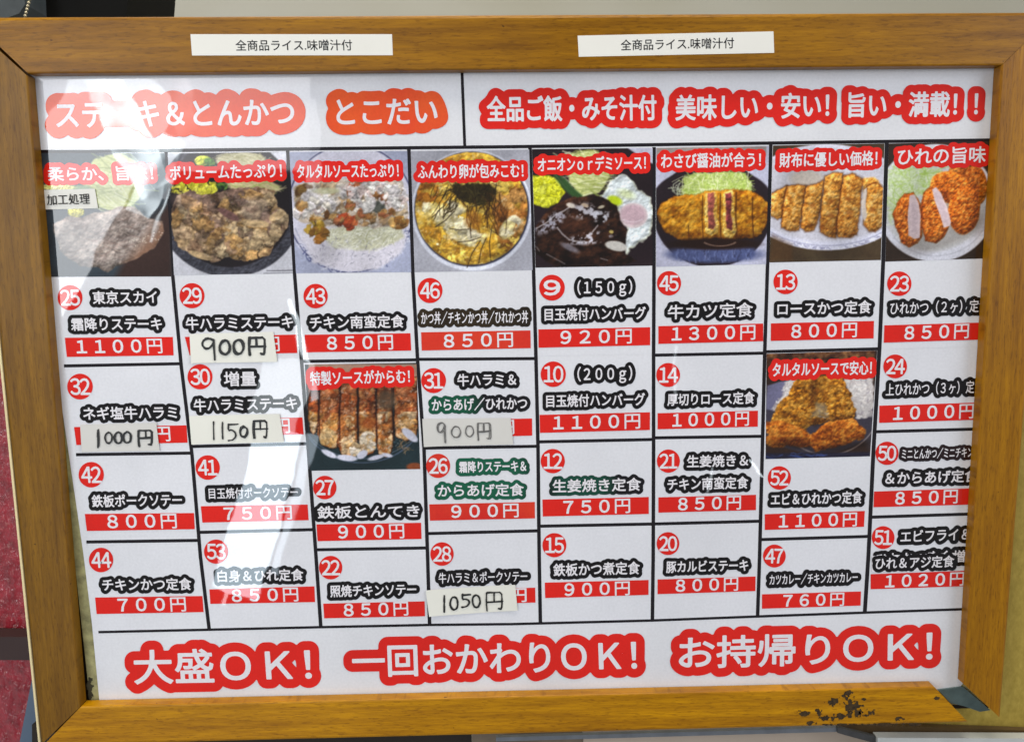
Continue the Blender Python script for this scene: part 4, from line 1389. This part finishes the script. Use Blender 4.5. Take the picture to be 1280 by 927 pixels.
# column 7
c = cell(6, 181, 179, 439.5, 435.8, 'entry 13 with a picture of a sliced pork cutlet on a white plate')
food_pork_cutlet([(966.3, 182), (1105.5, 179.5), (1101, 325), (961.8, 328)], c)
caption(c, '財布に優しい価格！', 974.5, 200.5, 1096.5, 197.5, 19.5)
entry(c, '13', (982, 352.3, 15.2), [('ロースかつ定食', 972, 386.3, 1089, 383.3, 17.3)],
      [(963.7, 404), (1092.5, 401), (1092, 422.8), (963.5, 426)], (989.5, 414.8, 1071, 412.4), '800円')
c = cell(6, 439.5, 435.8, 674, 670, 'entry 52 with a picture of golden fried prawns and fillet beside rice')
food_prawn_fillet([(958.3, 442), (1096.5, 438), (1087.5, 570), (957, 573.5)], c)
caption(c, 'タルタルソースで安心！', 966, 462.2, 1089.5, 459.3, 18.5)
entry(c, '52', (974.2, 597, 14.5), [('エビ＆ひれかつ定食', 964, 624, 1077.5, 621, 16.4)],
      [(956, 642.3), (1081, 638.2), (1080, 658), (956, 662)], (974, 652, 1071, 649), '1100円', ph=18.5)
c = cell(6, 674, 670, 769.8, 765.2, 'entry 47, lowest of the seventh column')
entry(c, '47', (968, 694.5, 14.2), [('カツカレー／チキンカツカレー', 962, 724.2, 1072, 720.8, 14.6)],
      [(952.5, 742.3), (1076.3, 738.7), (1075.7, 756.4), (952.5, 760.3)], (979.5, 751.2, 1055, 748.8), '760円', ph=17.5)
# column 8
c = cell(7, 178, 174.5, 437.5, 433.5, 'entry 23 with a picture of orange breaded fillets cut open')
food_fillet_cutlet([(1111, 179.5), (1250, 176.5), (1244, 322.5), (1106.7, 327)], c)
caption(c, 'ひれの旨味', 1122.5, 196.2, 1232, 193, 22)
entry(c, '23', (1124.2, 354.5, 15.2), [('ひれかつ（２ヶ）定食', 1113, 385.3, 1236, 381.8, 17)],
      [(1105.5, 406.5), (1238, 402.7), (1238, 424), (1104.7, 428.2)], (1131, 416.8, 1211, 413.8), '850円')
c = cell(7, 437.5, 433.5, 539.4, 535.5, 'entry 24, second of the last column')
entry(c, '24', (1119, 457.8, 14.8), [('上ひれかつ（３ヶ）定食', 1107.5, 487, 1229, 482.8, 16.8)],
      [(1099.3, 506.8), (1232, 502.6), (1232, 524), (1099, 528.3)], (1117, 517.2, 1217, 513.8), '1000円')
c = cell(7, 539.4, 535.5, 646, 641.5, 'entry 50, third of the last column, its name cut off by the frame')
entry(c, '50', (1108.8, 566.3, 14.4), [('ミニとんかつ／ミニチキン', 1127.5, 567.3, 1216, 564.8, 14, 'plum'), ('＆からあげ定食', 1107, 597.6, 1222, 594, 16.6)],
      [(1092.6, 614), (1226, 609.6), (1226, 630), (1092, 633.6)], (1119.5, 623.3, 1197, 620.4), '850円', ph=18.5)
c = cell(7, 646, 641.5, 765, 761, 'entry 51, lowest of the last column, one line of its name pasted over')
badge('51', 1104, 671.5, 14.2, c)
lettering('dish_name', 'エビフライ＆', 1126, 670.4, 1212, 667, 16.6, c, 'black', 5)
lettering('dish_name', 'ひれかつ定食増', 1096, 698.5, 1206, 694.5, 16, c, 'black', 5)
sheet('paper_patch', [(1090, 694.5), (1194, 690.5), (1193.5, 711.5), (1089.5, 714.5)], 4.9, M['white_ink'], c)
lettering('dish_name', 'ひれ＆アジ定食', 1094.5, 704, 1192.5, 701, 15.6, c, 'black', 4.8, layer=5.1)
price('1020円', [(1088.3, 717.2), (1214, 712.7), (1213, 732), (1088.3, 736)], (1107, 727, 1205, 723.2), c, 'red', 18)

# ---- head lines
HB = dict(step=1.6)
for s, a, h, R, m in (('ステーキ＆とんかつ', (70, 143.5, 367, 140), 37, 15, 'orange'), ('とこだい', (421, 140, 546, 138.5), 37, 14, 'orange'),
                      ('全品ご飯・みそ汁付', (609, 136.5, 820, 134.5), 33.5, 10.6, 'red'), ('美味しい・安い！', (845, 135, 1036, 131.5), 33.5, 10.6, 'red'),
                      ('旨い・満載！！', (1061, 131.5, 1222, 129.8), 33, 9.8, 'red')):
    lettering('headline', s, *a, h, poster, m, R, bold=.75, **HB)
for s, a, h, R, core in (('大盛ＯＫ！', (167.5, 833.5, 388, 829.5), 45, 12.4, (293, 832)), ('一回おかわりＯＫ！', (441, 826, 795, 818), 42.5, 11.9, (715.5, 820)),
                         ('お持帰りＯＫ！', (849.5, 815.5, 1165, 806.5), 42.5, 11.9, (1072.5, 809.5))):
    lettering('headline', s, *a, h, poster, 'red', R, bold=.9, core=core, **HB)

# ---- printed labels stuck to the top rail
FL = -FR/MM


def frame_label(q, txt, t, label):
    o = sheet('printed_label', q, FL+2.0, M['tape'], board, .00018)
    o['label'] = label
    lettering('label_text', txt, *t, 14.6, o, ink='text_black', bold=.14, layer=FL+2.8)


frame_label([(238, 43), (490, 43), (491, 69.3), (240, 69.6)], '全商品ライス.味噌汁付', (294.5, 57, 440, 56.5), 'white printed label stuck left of the middle of the top rail')
frame_label([(722, 44.8), (966.8, 39.5), (967.8, 66.3), (723.5, 71.2)], '全商品ライス.味噌汁付', (776, 56.7, 917.5, 53.8), 'slightly tilted white printed label near the right of the top rail')
o = curled('printed_label', [(52, 237.5), (119, 236), (123, 260.3), (54, 262)], 6.5, M['tape'], board, .0006)
o['label'] = 'small white label pasted over the steak picture'
lettering('label_text', '加工処理', 58.5, 250, 112, 248.3, 14.4, o, ink='text_black', bold=.12, layer=14)

# ---- handwritten price slips
HAND = {'0': [[(.5+.46*math.sin(a*.45), .5-.5*math.cos(a*.45)) for a in range(15)]],
        '1': [[(.5, 0), (.5, .5), (.55, 1)]],
        '5': [[(.12, .02), (.1, .42), (.45, .36), (.85, .5), (.92, .74), (.6, .96), (.1, 1)], [(.1, .03), (1, 0)]],
        '9': [[(.9, .12), (.6, 0), (.2, .06), (.02, .28), (.25, .5), (.6, .48), (.88, .25), (.9, .12), (.92, .55), (.97, 1)]],
        '円': [[(.06, .02), (.05, .5), (.1, 1)], [(.06, .03), (.5, .02), (.98, 0), (1, .45), (.98, .95), (.78, .9)], [(.5, .03), (.52, .48)], [(.08, .5), (.5, .5), (1, .47)]]}


def slip(q, chars, label, mat='label', ink='marker', w=.95, passes=3, tilt=0.0):
    o = curled('price_slip', q, 6.5, M[mat], board, .0013)
    o['label'] = label
    rng = random.Random(label)
    segs, rad = [], []
    for ch, x0, x1, y0, y1 in chars:
        for st in HAND[ch]:
            for ps in range(passes):
                jx, jy = (rng.random()-.5)*2.0, (rng.random()-.5)*1.7
                pts = []
                for (u, v) in st:
                    pts.append((x0+(x1-x0)*u+jx+(rng.random()-.5)*.7, y0+(y1-y0)*v+jy+(rng.random()-.5)*.7))
                # smooth a little
                sm = [pts[0]]
                for a, b in zip(pts, pts[1:]):
                    sm += [((a[0]*.75+b[0]*.25), (a[1]*.75+b[1]*.25)), ((a[0]*.25+b[0]*.75), (a[1]*.25+b[1]*.75))]
                sm.append(pts[-1])
                for a, b in zip(sm, sm[1:]):
                    segs.append((*a, *b))
                    rad.append(w*(.55+.5*rng.random()) if ps else w*(.75+.4*rng.random()))
    V, F = grow(segs, rad, .42)
    link_mesh('handwriting', cast(V, -15*MM), F, M[ink], o)


slip([(237.5, 417.3), (342, 414.6), (347, 452), (239.5, 453.8)], [('9', 252, 269, 422, 449), ('0', 274, 288, 425.5, 443), ('0', 291.5, 305, 424.5, 442.5), ('円', 310.5, 331, 421.5, 444)],
     'cream slip handwritten 900, tight black marker', w=1.25)
slip([(237, 519.5), (349.8, 517), (355.5, 552.2), (240, 555)], [('1', 263, 269, 527.5, 549), ('1', 276, 279.5, 528, 548), ('5', 285, 296.5, 529.5, 551), ('0', 299.5, 309.5, 533, 546), ('円', 316, 333.5, 525.5, 548)],
     'cream slip handwritten 1150', w=.95, passes=2)
slip([(101, 530.3), (196, 528), (200, 563), (103, 564.5)], [('1', 121.5, 124, 537, 558), ('0', 131.5, 141, 540.5, 554), ('0', 142.5, 153, 540, 554), ('0', 154, 164.5, 539.5, 553.5), ('円', 172.5, 190, 537.5, 557)],
     'grey slip handwritten 1000', 'label_grey', w=1.0)
slip([(528, 523), (638.3, 522), (641.6, 555), (530, 558)], [('9', 546, 557, 527.5, 553), ('0', 563.5, 576, 533, 547), ('0', 581, 592, 532.5, 546), ('円', 596.5, 613, 528.5, 550)],
     'pale grey slip handwritten 900 in faded thin ink', 'label_grey', 'marker_grey', w=.62, passes=2)
slip([(532.3, 737), (644, 729.8), (647, 762.2), (536.5, 769.8)], [('1', 554, 556.5, 744.5, 765), ('0', 562, 572.5, 745, 761), ('5', 577, 588, 742.5, 759), ('0', 590.5, 601, 743.5, 759), ('円', 607, 627, 740.5, 763)],
     'tilted cream slip handwritten 1050', w=1.0, passes=2)

# ------------------------------------------------------------------ what stands around the board
def box(name, quad, y, depth, mat, parent=None):
    f = cast(quad, y)
    b = f.copy()
    b[:, 1] += depth
    n = len(quad)
    return link_mesh(name, np.vstack([f, b]), [tuple(reversed(range(n))), tuple(range(n, 2*n))]+[(i, (i+1) % n, (i+1) % n+n, i+n) for i in range(n)], mat, parent)


nb = N('pale_wall_paint')
nb.link(nb.ramp(nb.noise(1.2, 3, .5, nb.pos((1, 1, 2))), [(.3, lin((132, 126, 100))), (.65, lin((160, 158, 148)))]), nb.b.inputs['Base Color'])
nb.b.inputs['Roughness'].default_value = .6
w = box('back_wall', [(-900, -700), (2300, -700), (2300, 1500), (-900, 1500)], .62, .05, nb.m)
tag(w, 'pale greyish wall out of focus behind the menu board', kind='structure')

t = box('dark_case', [(39, -90), (166, -90), (158, 21), (36, 21)], .20, .12, plain('dark_case_plastic', (9, 8, 6), .6, .2, 20, spec=.1))
tag(t, 'dark case behind the top left of the frame, right of the bead chain', 'case')
t = box('grey_case', [(-60, -80), (27, -80), (31, 6), (24, 17), (10, 22), (-60, 24)], .16, .1, plain('grey_case_plastic', (62, 68, 70), .6, .3, 30))
tag(t, 'grey rounded case at the top left corner, left of the bead chain', 'case')
M['bead'] = plain('bead_metal', (200, 190, 160), .3, .1, 50, metal=.8)


def sphere_rows(cs, r, seg=10, rings=6):
    V, F = [], []
    for c in cs:
        o = len(V)
        for i in range(rings+1):
            th = math.pi*i/rings
            for j in range(seg):
                ph = 2*math.pi*j/seg
                V.append((c[0]+r*math.sin(th)*math.cos(ph), c[1]+r*math.sin(th)*math.sin(ph), c[2]+r*math.cos(th)))
        for i in range(rings):
            for j in range(seg):
                a, b = o+i*seg+j, o+i*seg+(j+1) % seg
                F.append((a, a+seg, b+seg, b))
    return V, F


cs = [cast([(31.5+(20-y)*.27, y)], .05)[0] for y in np.arange(24, -12, -4.1)]
V, F = sphere_rows(cs, .0014)
t = link_mesh('bead_chain', V, F, M['bead'], smooth=True)
tag(t, 'thin metal bead chain hanging behind the top left of the frame', 'chain')

# red wall behind the left side, wrapped in crinkled clear film
n = N('red_film_wrapped')
p = n.pos()
nz = n.noise(95, 5, .65, p)
n.link(n.ramp(nz, [(.3, lin((122, 14, 28))), (.7, lin((176, 40, 56)))]), n.b.inputs['Base Color'])
n.b.inputs['Roughness'].default_value = .35
n.b.inputs['Coat Weight'].default_value = 1
n.b.inputs['Coat Roughness'].default_value = .05
n.bump(n.noise(120, 2, .5, n.pos((1, 1, .7))), 1.0, .014, 'Coat Normal')
n.bump(nz, .6, .002)
t = box('red_panel', [(-140, 300), (95, 300), (95, 990), (-140, 990)], .07, .02, n.m)
tag(t, 'red panel wrapped in crinkled shiny film left of the frame', 'panel')
t = box('dark_crossbar', [(-140, 795), (95, 796), (95, 825), (-140, 823.5)], .045, .02, plain('dark_bar_paint', (62, 44, 42), .5, .1))
tag(t, 'dark brown bar crossing the red panel at the lower left', 'bar')
t = box('blue_grey_board', [(41.5, 840), (95, 840), (95, 990), (12, 990)], .035, .008, plain('blue_grey_paint', (92, 108, 128), .5, .1))
tag(t, 'blue-grey board edge at the bottom left corner', 'board')

# lower right: mustard board, dark shelf, metal edges
n = N('mustard_board')
n.link(n.ramp(n.noise(140, 4, .7, n.pos((1, 1, .6))), [(.3, lin((152, 128, 42))), (.7, lin((182, 156, 66)))]), n.b.inputs['Base Color'])
n.b.inputs['Roughness'].default_value = .7
t = box('mustard_board', [(1120, 300), (1420, 300), (1420, 919), (1120, 906)], .022, .01, n.m)
tag(t, 'mustard yellow board behind the right side of the frame', 'board')
shelf = empty('display_shelf', cp(640, 925, .0))
tag(shelf, 'shelf under the frame with silver and white metal edges', 'shelf')
box('shelf_top', [(1040, 904), (1420, 917), (1420, 924.5), (1085, 924)], .012, .006, plain('dark_shelf_laminate', (92, 72, 44), .4, .15, 40), shelf)
box('metal_edge', [(1097, 921.5), (1420, 923), (1420, 960), (1098, 960)], -.004, .01, plain('white_metal', (205, 208, 204), .35, .08, 30, metal=.2), shelf)
box('metal_strip', [(620, 921.0), (1046, 908.8), (1046, 914.0), (620, 926.0)], .002, .004, plain('silver_metal', (150, 156, 164), .3, .15, 60, metal=.8), shelf)
box('metal_strip', [(1047, 908.5), (1099, 921), (1100, 930), (1047, 915.5)], .000, .004, plain('dull_metal', (92, 92, 92), .4, .2, 60, metal=.6), shelf)
box('shelf_face', [(728, 900), (1120, 900), (1120, 990), (732, 990)], .02, .01, plain('beige_face', (184, 168, 152), .6, .08, 8), shelf)
box('shelf_face', [(590, 900), (727, 900), (731, 990), (590, 990)], .021, .01, plain('grey_brown_face', (118, 104, 88), .6, .2, 30), shelf)
box('shelf_face', [(40, 905), (589, 905), (589, 990), (40, 990)], .022, .01, plain('dark_face', (40, 32, 24), .7, .2, 20), shelf)

bpy.data.objects.remove(_to)
